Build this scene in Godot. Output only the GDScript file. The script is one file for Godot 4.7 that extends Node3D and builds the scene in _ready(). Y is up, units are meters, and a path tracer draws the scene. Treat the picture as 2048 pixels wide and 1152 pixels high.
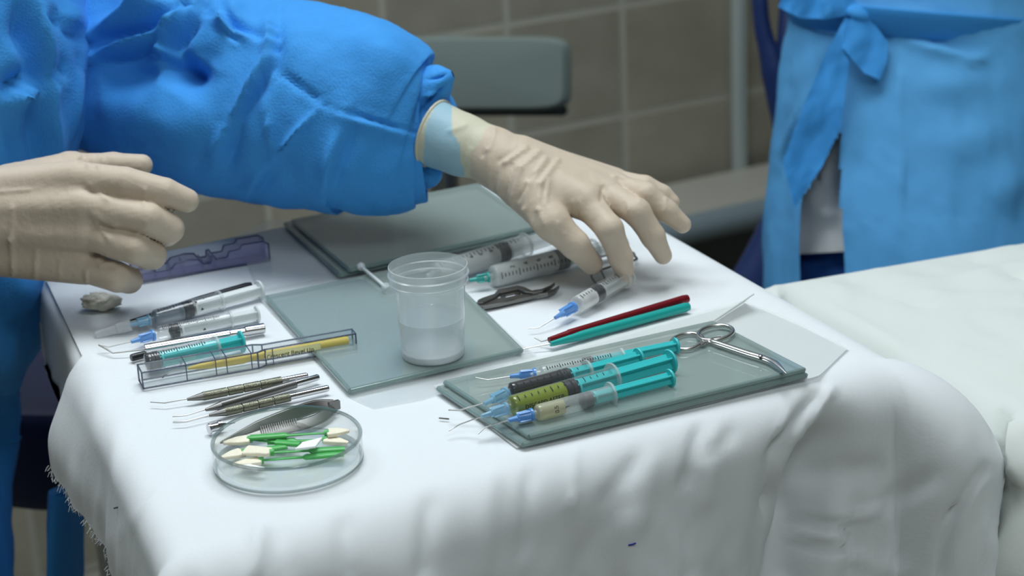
extends Node3D
# Instrument table in an operating room. Units are metres, y is up.
# The camera stands at CP; table top is at height TY. Pixels are those of a 2048 x 1152 frame.

const TY := 0.80
const FPX := 3994.97
const PITCH := 20.4916
const ROLL := -2.7458
var CP := Vector3(0, TY + 0.51146, 0)
var FW: Vector3
var RT: Vector3
var UP: Vector3
var M := {}
var noise := FastNoiseLite.new()
var used := {}

# ------------------------------------------------------------------ pixels to places
func ray(px: float, py: float) -> Vector3:
	return FW + RT * ((px - 1024.0) / FPX) - UP * ((py - 576.0) / FPX)

func at_depth(px: float, py: float, d: float) -> Vector3:
	return CP + ray(px, py) * d

func on_table(px: float, py: float, h: float = 0.0) -> Vector3:
	var d := ray(px, py)
	return CP + d * ((TY + h - CP.y) / d.y)

func on_height(px: float, py: float, y: float) -> Vector3:
	var d := ray(px, py)
	return CP + d * ((y - CP.y) / d.y)

func to_pixel(p: Vector3) -> Vector2:
	var d := p - CP
	var z := d.dot(FW)
	return Vector2(1024.0 + FPX * d.dot(RT) / z, 576.0 - FPX * d.dot(UP) / z)

# ------------------------------------------------------------------ mesh builder
class MB:
	var v := PackedVector3Array()
	var c := PackedColorArray()
	var uv := PackedVector2Array()
	var ix := PackedInt32Array()
	var col := Color(1, 1, 1)
	func p(a: Vector3, t: Vector2 = Vector2.ZERO) -> int:
		v.append(a); c.append(col); uv.append(t)
		return v.size() - 1
	func tri(a: int, b: int, d: int) -> void:      # counter-clockwise seen from outside
		ix.append(a); ix.append(d); ix.append(b)
	func quad(a: int, b: int, d: int, e: int) -> void:
		tri(a, b, d); tri(a, d, e)
	func face(a: Vector3, b: Vector3, d: Vector3, e: Vector3) -> void:
		quad(p(a), p(b), p(d), p(e))
	func commit() -> ArrayMesh:
		var n := PackedVector3Array()
		n.resize(v.size())
		for i in range(0, ix.size(), 3):
			var a := ix[i]; var b := ix[i + 2]; var d := ix[i + 1]
			var q := (v[b] - v[a]).cross(v[d] - v[a])
			n[a] += q; n[b] += q; n[d] += q
		for i in n.size():
			n[i] = n[i].normalized() if n[i].length_squared() > 1e-24 else Vector3.UP
		var arr := []
		arr.resize(Mesh.ARRAY_MAX)
		arr[Mesh.ARRAY_VERTEX] = v; arr[Mesh.ARRAY_NORMAL] = n; arr[Mesh.ARRAY_COLOR] = c
		arr[Mesh.ARRAY_TEX_UV] = uv; arr[Mesh.ARRAY_INDEX] = ix
		var m := ArrayMesh.new()
		m.add_surface_from_arrays(Mesh.PRIMITIVE_TRIANGLES, arr)
		return m

# revolve profile (x along axis, y = radius) round local x; x rising gives outward faces
func lathe(mb: MB, prof: Array, seg: int = 20, xf: Transform3D = Transform3D()) -> void:
	var prev := -1
	for k in prof.size() - 1:
		var a: Vector2 = prof[k]
		var b: Vector2 = prof[k + 1]
		if a.is_equal_approx(b):
			continue
		var share := false
		if prev >= 0 and k > 0:
			var z: Vector2 = prof[k - 1]
			share = absf((a - z).angle_to(b - a)) < 0.6
		var s0 := prev
		if not share:
			s0 = mb.v.size()
			for j in seg:
				var t := TAU * j / seg
				mb.p(xf * Vector3(a.x, a.y * cos(t), a.y * sin(t)), Vector2(float(j) / seg, a.x))
		var s1 := mb.v.size()
		for j in seg:
			var t := TAU * j / seg
			mb.p(xf * Vector3(b.x, b.y * cos(t), b.y * sin(t)), Vector2(float(j) / seg, b.x))
		for j in seg:
			var q := (j + 1) % seg
			mb.quad(s0 + j, s0 + q, s1 + q, s1 + j)
		prev = s1

func V2(a: Array) -> Array:
	var r := []
	for k in range(0, a.size(), 2):
		r.append(Vector2(a[k], a[k + 1]))
	return r

# tube along points with a radius at each; round caps closed flat
func tube(mb: MB, pts: Array, rad, seg: int = 8, flat: float = 1.0, side: Vector3 = Vector3.ZERO) -> void:
	var n := pts.size()
	var rings := []
	var up := side
	for i in n:
		var t: Vector3 = (pts[mini(i + 1, n - 1)] - pts[maxi(i - 1, 0)]).normalized()
		if up == Vector3.ZERO:
			up = Vector3.UP if absf(t.y) < 0.9 else Vector3.RIGHT
		var bx := t.cross(up).normalized()
		up = bx.cross(t).normalized()
		var r: float = rad[i] if rad is Array else rad
		var s := mb.v.size()
		for j in seg:
			var w := TAU * j / seg
			mb.p(pts[i] + bx * (cos(w) * r) + up * (sin(w) * r * flat))
		rings.append(s)
	for i in n - 1:
		for j in seg:
			var q := (j + 1) % seg
			mb.quad(rings[i] + j, rings[i + 1] + j, rings[i + 1] + q, rings[i] + q)
	for e in 2:
		var i := 0 if e == 0 else n - 1
		var s := mb.v.size()
		for j in seg:
			mb.p(mb.v[rings[i] + j])
		var c := mb.p(pts[i])
		for j in seg:
			var q := (j + 1) % seg
			if e == 0:
				mb.tri(c, s + j, s + q)
			else:
				mb.tri(c, s + q, s + j)

# Catmull-Rom through points
func smooth(pts: Array, per: int = 6) -> Array:
	var r := []
	var n := pts.size()
	for i in n - 1:
		var p0 = pts[maxi(i - 1, 0)]
		var p3 = pts[mini(i + 2, n - 1)]
		for k in per:
			var t := float(k) / per
			r.append(pts[i].cubic_interpolate(pts[i + 1], p0, p3, t))
	r.append(pts[n - 1])
	return r

# chamfered box centred on the origin of xf
func cbox(mb: MB, size: Vector3, b: float, xf: Transform3D = Transform3D()) -> void:
	var h := size / 2.0
	b = minf(b, minf(h.x, minf(h.y, h.z)) * 0.9)
	var corner := func(s: Vector3, ax: int) -> Vector3:
		var q := Vector3(s.x * (h.x - b), s.y * (h.y - b), s.z * (h.z - b))
		q[ax] = s[ax] * h[ax]
		return xf * q
	for ax in 3:
		var u := (ax + 1) % 3
		var w := (ax + 2) % 3
		for sg in [-1.0, 1.0]:
			var q := []
			for e in [[-1.0, -1.0], [1.0, -1.0], [1.0, 1.0], [-1.0, 1.0]]:
				var s := Vector3.ZERO
				s[ax] = sg; s[u] = e[0]; s[w] = e[1]
				q.append(corner.call(s, ax))
			if sg > 0:
				mb.face(q[0], q[1], q[2], q[3])
			else:
				mb.face(q[3], q[2], q[1], q[0])
		for e in [[-1.0, -1.0], [1.0, -1.0], [1.0, 1.0], [-1.0, 1.0]]:
			var s0 := Vector3.ZERO
			var s1 := Vector3.ZERO
			s0[ax] = -1.0; s1[ax] = 1.0
			s0[u] = e[0]; s0[w] = e[1]; s1[u] = e[0]; s1[w] = e[1]
			var a: Vector3 = corner.call(s0, u)
			var bb: Vector3 = corner.call(s1, u)
			var cc: Vector3 = corner.call(s1, w)
			var d: Vector3 = corner.call(s0, w)
			if e[0] * e[1] > 0:
				mb.face(a, d, cc, bb)
			else:
				mb.face(a, bb, cc, d)
	for sx in [-1.0, 1.0]:
		for sy in [-1.0, 1.0]:
			for sz in [-1.0, 1.0]:
				var s := Vector3(sx, sy, sz)
				var a := mb.p(corner.call(s, 0))
				var d := mb.p(corner.call(s, 1))
				var e := mb.p(corner.call(s, 2))
				if sx * sy * sz > 0:
					mb.tri(a, d, e)
				else:
					mb.tri(a, e, d)

# upright prism over a ground polygon (Vector3 points, any winding), from its own heights up by h, top edge chamfered by b
func prism(mb: MB, poly: Array, h: float, b: float = 0.0) -> void:
	var n := poly.size()
	var flat := PackedVector2Array()
	for q in poly:
		flat.append(Vector2(q.x, q.z))
	if Geometry2D.is_polygon_clockwise(flat):
		poly = poly.duplicate()
		poly.reverse()
		flat.reverse()
	# now positive area in (x, z): seen from above (y up, z towards viewer) this runs clockwise
	var mid := Vector3.ZERO
	for q in poly:
		mid += q / n
	var top := []
	for i in n:
		var t: Vector3 = (poly[(i + 1) % n] - poly[i]).normalized()
		var t0: Vector3 = (poly[i] - poly[(i - 1 + n) % n]).normalized()
		var inn := (Vector3(-t.z, 0, t.x) + Vector3(-t0.z, 0, t0.x)).normalized()
		top.append(poly[i] + inn * b + Vector3(0, h, 0))
	for i in n:
		var q := (i + 1) % n
		var hb := Vector3(0, h - b, 0)
		mb.face(poly[q], poly[i], poly[i] + hb, poly[q] + hb)
		if b > 0.0:
			mb.face(poly[q] + hb, poly[i] + hb, top[i], top[q])
	var ids := Geometry2D.triangulate_polygon(flat)
	var s := mb.v.size()
	for q in top:
		mb.p(q)
	var s2 := mb.v.size()
	for q in poly:
		mb.p(q)
	for k in range(0, ids.size(), 3):
		var a: int = ids[k]; var d: int = ids[k + 1]; var e: int = ids[k + 2]
		if (mb.v[s + d] - mb.v[s + a]).cross(mb.v[s + e] - mb.v[s + a]).y > 0:
			mb.tri(s + a, s + d, s + e); mb.tri(s2 + a, s2 + e, s2 + d)
		else:
			mb.tri(s + a, s + e, s + d); mb.tri(s2 + a, s2 + d, s2 + e)

# ring-by-ring surface: rows of equal length arrays of Vector3; closed round if wrap
func loft(mb: MB, rows: Array, wrap: bool, flip: bool = false, uvs: float = 1.0) -> void:
	var m: int = rows[0].size()
	var base := mb.v.size()
	for i in rows.size():
		for j in m:
			mb.p(rows[i][j], Vector2(float(j) / m, float(i) / rows.size()) * uvs)
	var lim := m if wrap else m - 1
	for i in rows.size() - 1:
		for j in lim:
			var q := (j + 1) % m
			var a := base + i * m + j
			var b := base + (i + 1) * m + j
			var c := base + (i + 1) * m + q
			var d := base + i * m + q
			if flip:
				mb.quad(a, b, c, d)
			else:
				mb.quad(a, d, c, b)

# ------------------------------------------------------------------ distance field and surface nets
# bones: [a, b, ra, rb, k, wrinkle amplitude, wrinkle waves]
func flesh(mb: MB, bones: Array, cell: float) -> void:
	var lo := Vector3(1e9, 1e9, 1e9)
	var hi := -lo
	for q in bones:
		var r: float = maxf(q[2], q[3]) + 0.008
		for e in 2:
			lo = lo.min(q[e] - Vector3(r, r, r))
			hi = hi.max(q[e] + Vector3(r, r, r))
	var nx := int((hi.x - lo.x) / cell) + 2
	var ny := int((hi.y - lo.y) / cell) + 2
	var nz := int((hi.z - lo.z) / cell) + 2
	var f := PackedFloat32Array()
	f.resize(nx * ny * nz)
	f.fill(1.0)
	for q in bones:
		var a: Vector3 = q[0]
		var ab: Vector3 = q[1] - a
		var L2 := maxf(ab.length_squared(), 1e-9)
		var ra: float = q[2]
		var rb: float = q[3]
		var k: float = q[4]
		var amp: float = q[5] if q.size() > 5 else 0.0
		var wav: float = q[6] if q.size() > 6 else 0.0
		var mg := maxf(ra, rb) + 0.007 + k
		var i0 := ((a.min(q[1]) - Vector3(mg, mg, mg) - lo) / cell).floor()
		var i1 := ((a.max(q[1]) + Vector3(mg, mg, mg) - lo) / cell).ceil()
		for z in range(maxi(0, int(i0.z)), mini(nz, int(i1.z) + 1)):
			for y in range(maxi(0, int(i0.y)), mini(ny, int(i1.y) + 1)):
				var row := (z * ny + y) * nx
				for x in range(maxi(0, int(i0.x)), mini(nx, int(i1.x) + 1)):
					var p := lo + Vector3(x, y, z) * cell
					var t := clampf((p - a).dot(ab) / L2, 0.0, 1.0)
					var d := p.distance_to(a + ab * t) - lerpf(ra, rb, t)
					if amp > 0.0:
						var w := t * wav + 0.9 * noise.get_noise_3dv(p * 900.0)
						var s := sin(w * TAU)
						d -= amp * (pow(maxf(s, 0.0), 3.0) - 0.2) * (0.6 + 0.8 * noise.get_noise_3dv(p * 1500.0))
					var o := f[row + x]
					var hh := maxf(k - absf(o - d), 0.0) / k
					f[row + x] = minf(o, d) - hh * hh * k * 0.25
	var ids := {}
	var sy := nx
	var sz := nx * ny
	for z in nz - 1:
		for y in ny - 1:
			for x in nx - 1:
				var b := z * sz + y * sy + x
				var c0 := f[b]; var c1 := f[b + 1]; var c2 := f[b + sy]; var c3 := f[b + sy + 1]
				var c4 := f[b + sz]; var c5 := f[b + sz + 1]; var c6 := f[b + sz + sy]; var c7 := f[b + sz + sy + 1]
				var neg := int(c0 < 0) + int(c1 < 0) + int(c2 < 0) + int(c3 < 0) + int(c4 < 0) + int(c5 < 0) + int(c6 < 0) + int(c7 < 0)
				if neg == 0 or neg == 8:
					continue
				var cs := [c0, c1, c2, c3, c4, c5, c6, c7]
				var sum := Vector3.ZERO
				var cnt := 0
				for e in [[0, 1], [2, 3], [4, 5], [6, 7], [0, 2], [1, 3], [4, 6], [5, 7], [0, 4], [1, 5], [2, 6], [3, 7]]:
					var u: float = cs[e[0]]
					var w: float = cs[e[1]]
					if (u < 0) != (w < 0):
						var t := u / (u - w)
						var pa := Vector3(e[0] & 1, (e[0] >> 1) & 1, (e[0] >> 2) & 1)
						var pb := Vector3(e[1] & 1, (e[1] >> 1) & 1, (e[1] >> 2) & 1)
						sum += pa.lerp(pb, t)
						cnt += 1
				ids[b] = mb.p(lo + (Vector3(x, y, z) + sum / cnt) * cell)
	for b in ids:
		var st := [1, sy, sz]
		for ax in 3:
			var n1: int = b + st[ax]
			if (f[b] < 0) == (f[n1] < 0):
				continue
			var s1: int = st[(ax + 1) % 3]
			var s2: int = st[(ax + 2) % 3]
			var q0: int = ids.get(b - s1 - s2, -1)
			var q1: int = ids.get(b - s2, -1)
			var q2: int = b
			var q3: int = ids.get(b - s1, -1)
			if q0 < 0 or q1 < 0 or q3 < 0:
				continue
			q2 = ids[b]
			if f[b] < 0:
				mb.quad(q0, q1, q2, q3)
			else:
				mb.quad(q0, q3, q2, q1)

# ------------------------------------------------------------------ nodes
func numbered(called: String) -> String:
	var k: int = used.get(called, 0)
	used[called] = k + 1
	return called if k == 0 else "%s_%03d" % [called, k]

func thing(called: String, label: String, category: String, pos: Vector3, group: String = "") -> Node3D:
	var o := Node3D.new()
	o.name = numbered(called)
	add_child(o)
	o.position = pos
	tag(o, label, category, group)
	return o

func tag(o: Node, label: String, category: String, group: String = "") -> void:
	o.set_meta("label", label)
	o.set_meta("category", category)
	if group:
		o.set_meta("group", group)

# mesh made in world coordinates, put under parent (whose origin is subtracted)
func put(called: String, mb: MB, mat: Material, parent: Node3D = null, label: String = "") -> MeshInstance3D:
	var o := MeshInstance3D.new()
	if parent:
		o.name = called
		var off := Vector3.ZERO
		var q: Node = parent
		while q != self:
			off += q.position
			q = q.get_parent()
		if off != Vector3.ZERO:
			for i in mb.v.size():
				mb.v[i] -= off
		parent.add_child(o, true)
	else:
		o.name = numbered(called)
		add_child(o)
	o.mesh = mb.commit()
	o.material_override = null
	o.set_surface_override_material(0, mat)
	if label:
		o.set_meta("label", label)
	return o

func structure(o: Node) -> Node:
	o.set_meta("kind", "structure")
	return o

# ------------------------------------------------------------------ materials
func rgb(r: float, g: float, b: float, a: float = 1.0) -> Color:
	return Color(r / 255.0, g / 255.0, b / 255.0, a)

func solid(c: Color, rough: float = 0.6, metal: float = 0.0, spec: float = 0.5) -> StandardMaterial3D:
	var m := StandardMaterial3D.new()
	m.albedo_color = c
	m.roughness = rough
	m.metallic = metal
	m.metallic_specular = spec
	if c.a < 1.0:
		m.transparency = BaseMaterial3D.TRANSPARENCY_ALPHA
		m.cull_mode = BaseMaterial3D.CULL_DISABLED
	return m

func noise_tex(freq: float, size: int, lo: Color, hi: Color, sd: int, kind: int = FastNoiseLite.TYPE_SIMPLEX_SMOOTH, oct: int = 4) -> NoiseTexture2D:
	var n := FastNoiseLite.new()
	n.seed = sd
	n.noise_type = kind
	n.frequency = freq
	n.fractal_octaves = oct
	var t := NoiseTexture2D.new()
	t.width = size
	t.height = size
	t.seamless = true
	t.noise = n
	var g := Gradient.new()
	g.set_color(0, lo)
	g.set_color(1, hi)
	t.color_ramp = g
	return t

func bumped(m: StandardMaterial3D, tex: Texture2D, cm: float, scale: float, world: bool = true) -> StandardMaterial3D:
	m.heightmap_enabled = true
	m.heightmap_texture = tex
	m.heightmap_scale = cm
	m.uv1_triplanar = true
	m.uv1_world_triplanar = world
	m.uv1_scale = Vector3(scale, scale, scale)
	return m

func make_materials() -> void:
	var fine := noise_tex(0.12, 256, Color.BLACK, Color.WHITE, 3)
	var soft := noise_tex(0.02, 256, Color.BLACK, Color.WHITE, 5)
	M.cloth = bumped(solid(rgb(226, 230, 232), 0.9, 0, 0.2), fine, 0.012, 9.0)
	M.cloth.rim_enabled = true
	M.cloth.rim = 0.15
	M.cloth2 = bumped(solid(rgb(215, 220, 215), 0.9, 0, 0.2), fine, 0.012, 9.0)
	M.gown = bumped(solid(rgb(66, 154, 230), 0.75, 0, 0.3), fine, 0.05, 14.0)
	M.gown.vertex_color_use_as_albedo = true
	M.gown.backlight_enabled = true
	M.gown.backlight = Color(0.25, 0.25, 0.25)
	M.gown.rim_enabled = true
	M.gown.rim = 0.25
	M.gown2 = bumped(solid(rgb(88, 160, 214), 0.75, 0, 0.3), fine, 0.03, 14.0)
	M.gown2.vertex_color_use_as_albedo = true
	M.sash = solid(rgb(60, 142, 210), 0.7, 0, 0.3)
	M.scrubs = solid(rgb(26, 78, 150), 0.85)
	M.white_cloth = solid(rgb(232, 234, 232), 0.85)
	M.skin = solid(rgb(205, 160, 135), 0.55)
	M.cap = solid(rgb(60, 130, 190), 0.8)
	M.glove = bumped(solid(rgb(255, 255, 255), 0.5, 0, 0.4), soft, 0.05, 16.0)
	M.glove.vertex_color_use_as_albedo = true
	M.navy = solid(rgb(24, 46, 96), 0.38)
	M.shade_navy = solid(rgb(14, 26, 66), 0.6)  # near-black tone stands in for the shade under the surgeon
	M.vinyl = bumped(solid(rgb(114, 126, 122), 0.5), fine, 0.02, 6.0)
	M.vinyl_dark = solid(rgb(40, 46, 48), 0.6)
	M.wall = solid(rgb(150, 148, 136), 0.8)
	M.grout = solid(rgb(184, 184, 173), 0.85)
	M.tiles = []
	var mott := noise_tex(0.012, 256, Color(0.88, 0.88, 0.86), Color(1, 1, 1), 11)
	for k in 4:
		var t := solid([rgb(178, 174, 158), rgb(173, 170, 156), rgb(183, 178, 162), rgb(169, 166, 153)][k], 0.35)
		t.albedo_texture = mott
		t.uv1_triplanar = true
		t.uv1_world_triplanar = true
		t.uv1_scale = Vector3(3.1, 3.1, 3.1)
		M.tiles.append(t)
	M.trim = solid(rgb(178, 190, 190), 0.5)
	M.floor = solid(rgb(150, 147, 138), 0.5)
	M.floor.albedo_texture = mott
	M.floor.uv1_triplanar = true
	M.floor.uv1_world_triplanar = true
	M.ceiling = solid(rgb(232, 232, 228), 0.9)
	M.ledge = solid(rgb(178, 176, 166), 0.5)
	M.ledge_edge = solid(rgb(128, 144, 152), 0.4)
	M.dark_box = solid(rgb(74, 80, 80), 0.6)
	M.black = solid(rgb(16, 17, 20), 0.5)
	M.steel = solid(rgb(204, 203, 200), 0.32, 1.0)
	M.steel_dark = solid(rgb(124, 123, 120), 0.40, 1.0)
	M.knurl = bumped(solid(rgb(116, 116, 101), 0.42, 1.0), noise_tex(0.2, 128, Color.BLACK, Color.WHITE, 8, FastNoiseLite.TYPE_CELLULAR, 1), 0.02, 60.0)
	M.chrome = solid(rgb(205, 203, 205), 0.12, 1.0)
	# clear and tinted plastics, glass
	M.barrel = solid(rgb(220, 227, 226, 0.07), 0.08)
	M.barrel_frost = solid(rgb(222, 230, 230, 0.26), 0.18)
	M.frost = solid(rgb(220, 226, 226, 0.42), 0.35)
	M.cup = solid(rgb(226, 234, 234, 0.26), 0.2)
	M.cup_wet = solid(rgb(226, 233, 235, 0.34), 0.2)
	M.cup_base = solid(rgb(220, 228, 230, 0.80), 0.3)
	M.cup_rim = solid(rgb(226, 234, 234, 0.34), 0.22)
	M.water = solid(rgb(206, 217, 220, 0.20), 0.03)
	M.dish = solid(rgb(196, 214, 206, 0.10), 0.04)
	M.dish_rim = solid(rgb(96, 122, 116, 0.55), 0.06)
	M.plate = solid(rgb(172, 190, 186, 0.46), 0.06)
	M.plate_edge = solid(rgb(142, 168, 164, 0.55), 0.1)
	M.film = solid(rgb(226, 232, 232, 0.30), 0.2)
	M.paper = solid(rgb(228, 232, 230, 0.72), 0.4)
	M.case_clear = solid(rgb(180, 196, 204, 0.12), 0.06)
	M.case_edge = solid(rgb(66, 78, 104, 0.72), 0.15)
	M.case_violet = solid(rgb(128, 128, 178, 0.30), 0.12)
	M.case_violet_edge = solid(rgb(52, 54, 104, 0.8), 0.15)
	M.hub_blue = solid(rgb(96, 164, 236, 0.74), 0.2)
	M.hub_pale = solid(rgb(140, 196, 226, 0.55), 0.2)
	M.hub_teal = solid(rgb(40, 178, 170, 0.85), 0.25)
	M.needle_cap = solid(rgb(225, 230, 232, 0.40), 0.2)
	M.rubber = solid(rgb(22, 24, 36), 0.45)
	M.rubber_blue = solid(rgb(26, 34, 62), 0.45)
	M.green_plunger = solid(rgb(66, 204, 206), 0.35)
	M.green_plunger.backlight_enabled = true
	M.green_plunger.backlight = Color(0.3, 0.3, 0.3)
	M.white_plunger = solid(rgb(226, 232, 232), 0.4)
	M.cream = solid(rgb(232, 232, 214), 0.5)
	M.liquid_dark = solid(rgb(24, 20, 30), 0.25)
	M.liquid_olive = solid(rgb(132, 150, 26, 0.9), 0.2)
	M.liquid_yellow = solid(rgb(214, 204, 124, 0.42), 0.2)
	M.liquid_grey = solid(rgb(126, 142, 158, 0.5), 0.2)
	M.liquid_milky = solid(rgb(236, 238, 236, 0.6), 0.2)
	M.print = solid(rgb(24, 26, 38), 0.6)
	M.print_blue = solid(rgb(60, 80, 150), 0.6)
	M.maroon = solid(rgb(122, 20, 30), 0.32, 0.3)
	M.teal_metal = solid(rgb(36, 172, 164), 0.32, 0.2)
	M.yellow = solid(rgb(222, 196, 60), 0.4)
	M.label = solid(rgb(236, 230, 170), 0.5)
	M.black_plastic = solid(rgb(18, 20, 26), 0.35)
	M.sponge = bumped(solid(rgb(244, 236, 214), 0.9), fine, 0.03, 30.0)
	M.sponge_white = bumped(solid(rgb(250, 250, 248), 0.9), fine, 0.03, 30.0)
	M.stick = solid(rgb(84, 188, 96, 0.85), 0.3)
	M.gauze = bumped(solid(rgb(236, 234, 222), 0.95), fine, 0.06, 20.0)
	M.frame_metal = solid(rgb(150, 154, 156), 0.3, 1.0)

# ------------------------------------------------------------------ camera, sky and lights
var AX := Vector3(0.891, 0, -0.454).normalized()    # along the table's front edge
var BX := Vector3(-0.454, 0, -0.891).normalized()   # from the table's front to its back

func make_camera_and_light() -> void:
	var p := deg_to_rad(PITCH)
	var r := deg_to_rad(ROLL)
	FW = Vector3(0, -sin(p), -cos(p))
	var u0 := Vector3.RIGHT.cross(FW)
	RT = Vector3.RIGHT * cos(r) + u0 * sin(r)
	UP = -Vector3.RIGHT * sin(r) + u0 * cos(r)
	var cam := Camera3D.new()
	cam.name = "camera"
	add_child(cam)
	var at := CameraAttributesPhysical.new()
	at.frustum_focal_length = 24.0 * FPX / 1152.0
	at.frustum_focus_distance = 1.27
	at.exposure_aperture = 9.5
	cam.near = 0.05
	cam.attributes = at
	cam.transform = Transform3D(Basis(RT, UP, -FW), CP)
	cam.current = true
	var we := WorldEnvironment.new()
	we.name = "environment"
	var e := Environment.new()
	e.background_mode = Environment.BG_COLOR
	e.background_color = Color(0.02, 0.02, 0.025)
	e.tonemap_mode = Environment.TONE_MAPPER_LINEAR
	e.tonemap_exposure = 1.0
	e.sdfgi_enabled = true
	e.ssao_enabled = true
	e.ssil_enabled = true
	we.environment = e
	add_child(we)

# a ceiling or arm-held light panel: body, glowing face, and the light just below it
func lamp(called: String, label: String, pos: Vector3, aim: Vector3, size: Vector2, energy: float, col: Color, group: String = "") -> Node3D:
	var t := thing(called, label, "lamp", pos, group)
	var dir := (aim - pos).normalized()
	var bz := -dir
	var bx := AX.cross(bz).cross(bz).normalized() * -1.0
	bx = (AX - bz * AX.dot(bz)).normalized()
	var by := bz.cross(bx)
	var xf := Transform3D(Basis(bx, by, bz), pos)
	var b := MB.new()
	cbox(b, Vector3(size.x + 0.06, size.y + 0.06, 0.06), 0.01, xf.translated_local(Vector3(0, 0, 0.03)))
	put("housing", b, M.trim, t)
	var g := MB.new()
	cbox(g, Vector3(size.x, size.y, 0.006), 0.002, xf.translated_local(Vector3(0, 0, -0.003)))
	var gm := StandardMaterial3D.new()
	gm.albedo_color = Color(0.9, 0.9, 0.9)
	gm.emission_enabled = true
	gm.emission = col
	gm.emission_energy_multiplier = 3.0
	put("diffuser", g, gm, t)
	var l := AreaLight3D.new()
	l.name = "panel_light"
	l.area_size = size
	l.light_energy = energy
	l.light_color = col
	l.shadow_enabled = true
	l.area_range = 12.0
	t.add_child(l)
	l.transform = Transform3D(xf.basis, -bz * 0.012)
	return t

# ------------------------------------------------------------------ the room
func make_room() -> void:
	# room axes: AX to the right along the back wall, BX towards it; origin under the camera
	var wall_pt := at_depth(1400, 345, 3.05)
	var back := wall_pt.dot(BX)
	var R := Basis(AX, Vector3.UP, -BX)
	var o0 := Vector3(0, 0, 0)
	var place := func(a: float, y: float, b: float) -> Vector3: return AX * a + Vector3.UP * y + BX * b
	var slab := func(called: String, c: Vector3, s: Vector3, m: Material):
		var b := MB.new()
		cbox(b, s, 0.002, Transform3D(R, c))
		return structure(put(called, b, m))
	var fwd := back
	var rear := -1.8
	var left := -3.0
	var right := 3.4
	var mida := (left + right) / 2.0
	var midb := (fwd + rear) / 2.0
	slab.call("floor", place.call(mida, -0.05, midb), Vector3(right - left + 0.4, 0.1, fwd - rear + 0.4), M.floor)
	slab.call("ceiling", place.call(mida, 2.85, midb), Vector3(right - left + 0.4, 0.1, fwd - rear + 0.4), M.ceiling)
	var wb: Node3D = slab.call("wall_back", place.call(mida, 1.4, fwd + 0.06), Vector3(right - left + 0.2, 2.8, 0.1), M.grout)
	slab.call("wall_front", place.call(mida, 1.4, rear - 0.05), Vector3(right - left + 0.2, 2.8, 0.1), M.wall)
	slab.call("wall_left", place.call(left - 0.05, 1.4, midb), Vector3(0.1, 2.8, fwd - rear), M.wall)
	slab.call("wall_right", place.call(right + 0.05, 1.4, midb), Vector3(0.1, 2.8, fwd - rear), M.wall)
	# tiles of the back wall: where the trim stands decides the joints
	var trim_a := (at_depth(1470, 200, 3.1)).dot(AX)
	for k in 3:   # find where the sight line meets the wall
		var dd := ray(1470, 200)
		var s := (back - CP.dot(BX)) / dd.dot(BX)
		trim_a = (CP + dd * s).dot(AX)
	var tw := 0.19
	var th := 0.165
	var dd2 := ray(1280, 228)
	var row0 := fposmod((CP + dd2 * ((back - CP.dot(BX)) / dd2.dot(BX))).y, th)
	var rng := RandomNumberGenerator.new()
	rng.seed = 4
	var meshes := []
	for k in 3:
		var b := MB.new()
		cbox(b, Vector3(tw - 0.009, th - 0.009, 0.012), 0.0008)
		meshes.append(b.commit())
	for i in range(-15, 9):
		for j in range(0, 12):
			var t := MeshInstance3D.new()
			t.name = "tile"
			t.mesh = meshes[rng.randi() % 3]
			t.set_surface_override_material(0, M.tiles[rng.randi() % 4])
			t.transform = Transform3D(R, place.call(trim_a + (i + 0.5) * tw, row0 + (j + 0.5) * th, fwd + 0.0152))
			wb.add_child(t, true)
	# the rest of the wall above the tiles
	slab.call("trim_1", place.call(trim_a, 1.0, fwd - 0.012), Vector3(0.016, 2.0, 0.02), M.trim)
	var dado := MB.new()
	cbox(dado, Vector3(right - left, 0.78, 0.03), 0.003, Transform3D(R, place.call(mida, 2.41, fwd - 0.005)))
	structure(put("wall_upper", dado, M.wall))
	# low ledge along the wall
	var ly := wall_pt.y
	var fr := on_height(1400, 424, ly)
	var depth := back - fr.dot(BX)
	var a0 := on_height(1180, 440, ly).dot(AX)
	var t := thing("wall_ledge", "low pale ledge with a blue-grey rounded edge along the tiled wall", "ledge", place.call(a0 + 0.9, 0, back - depth / 2))
	var b := MB.new()
	cbox(b, Vector3(1.8, 0.03, depth - 0.012), 0.004, Transform3D(R, place.call(a0 + 0.9, ly - 0.015, back - depth / 2 - 0.012)))
	put("ledge_top", b, M.ledge, t)
	b = MB.new()
	tube(b, [place.call(a0, ly - 0.02, back - depth - 0.004), place.call(a0 + 1.8, ly - 0.02, back - depth - 0.004)], 0.021, 12)
	put("edge_strip", b, M.ledge_edge, t)
	b = MB.new()
	cbox(b, Vector3(1.78, ly - 0.03, 0.03), 0.004, Transform3D(R, place.call(a0 + 0.9, (ly - 0.03) / 2, back - depth * 0.55)))
	put("front_board", b, M.dark_box, t)
	# dark equipment case and a black castor wheel in front of the ledge
	var c := on_height(1270, 488, 0.16)
	t = thing("equipment_case", "dark grey rounded equipment case under the pale wall ledge", "case", Vector3(c.x, 0, c.z))
	b = MB.new()
	cbox(b, Vector3(0.34, 0.24, 0.16), 0.04, Transform3D(R, Vector3(c.x, 0.16, c.z)))
	put("body", b, M.dark_box, t)
	for s in [-0.12, 0.12]:
		b = MB.new()
		tube(b, [Vector3(c.x, 0.0, c.z) + AX * s, Vector3(c.x, 0.06, c.z) + AX * s], 0.02, 10)
		put("foot", b, M.black, t)
	c = on_height(1490, 560, 0.05)
	t = thing("foot_pedal", "black foot pedal with a raised hose beside the grey case", "pedal", Vector3(c.x, 0, c.z))
	b = MB.new()
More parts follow.
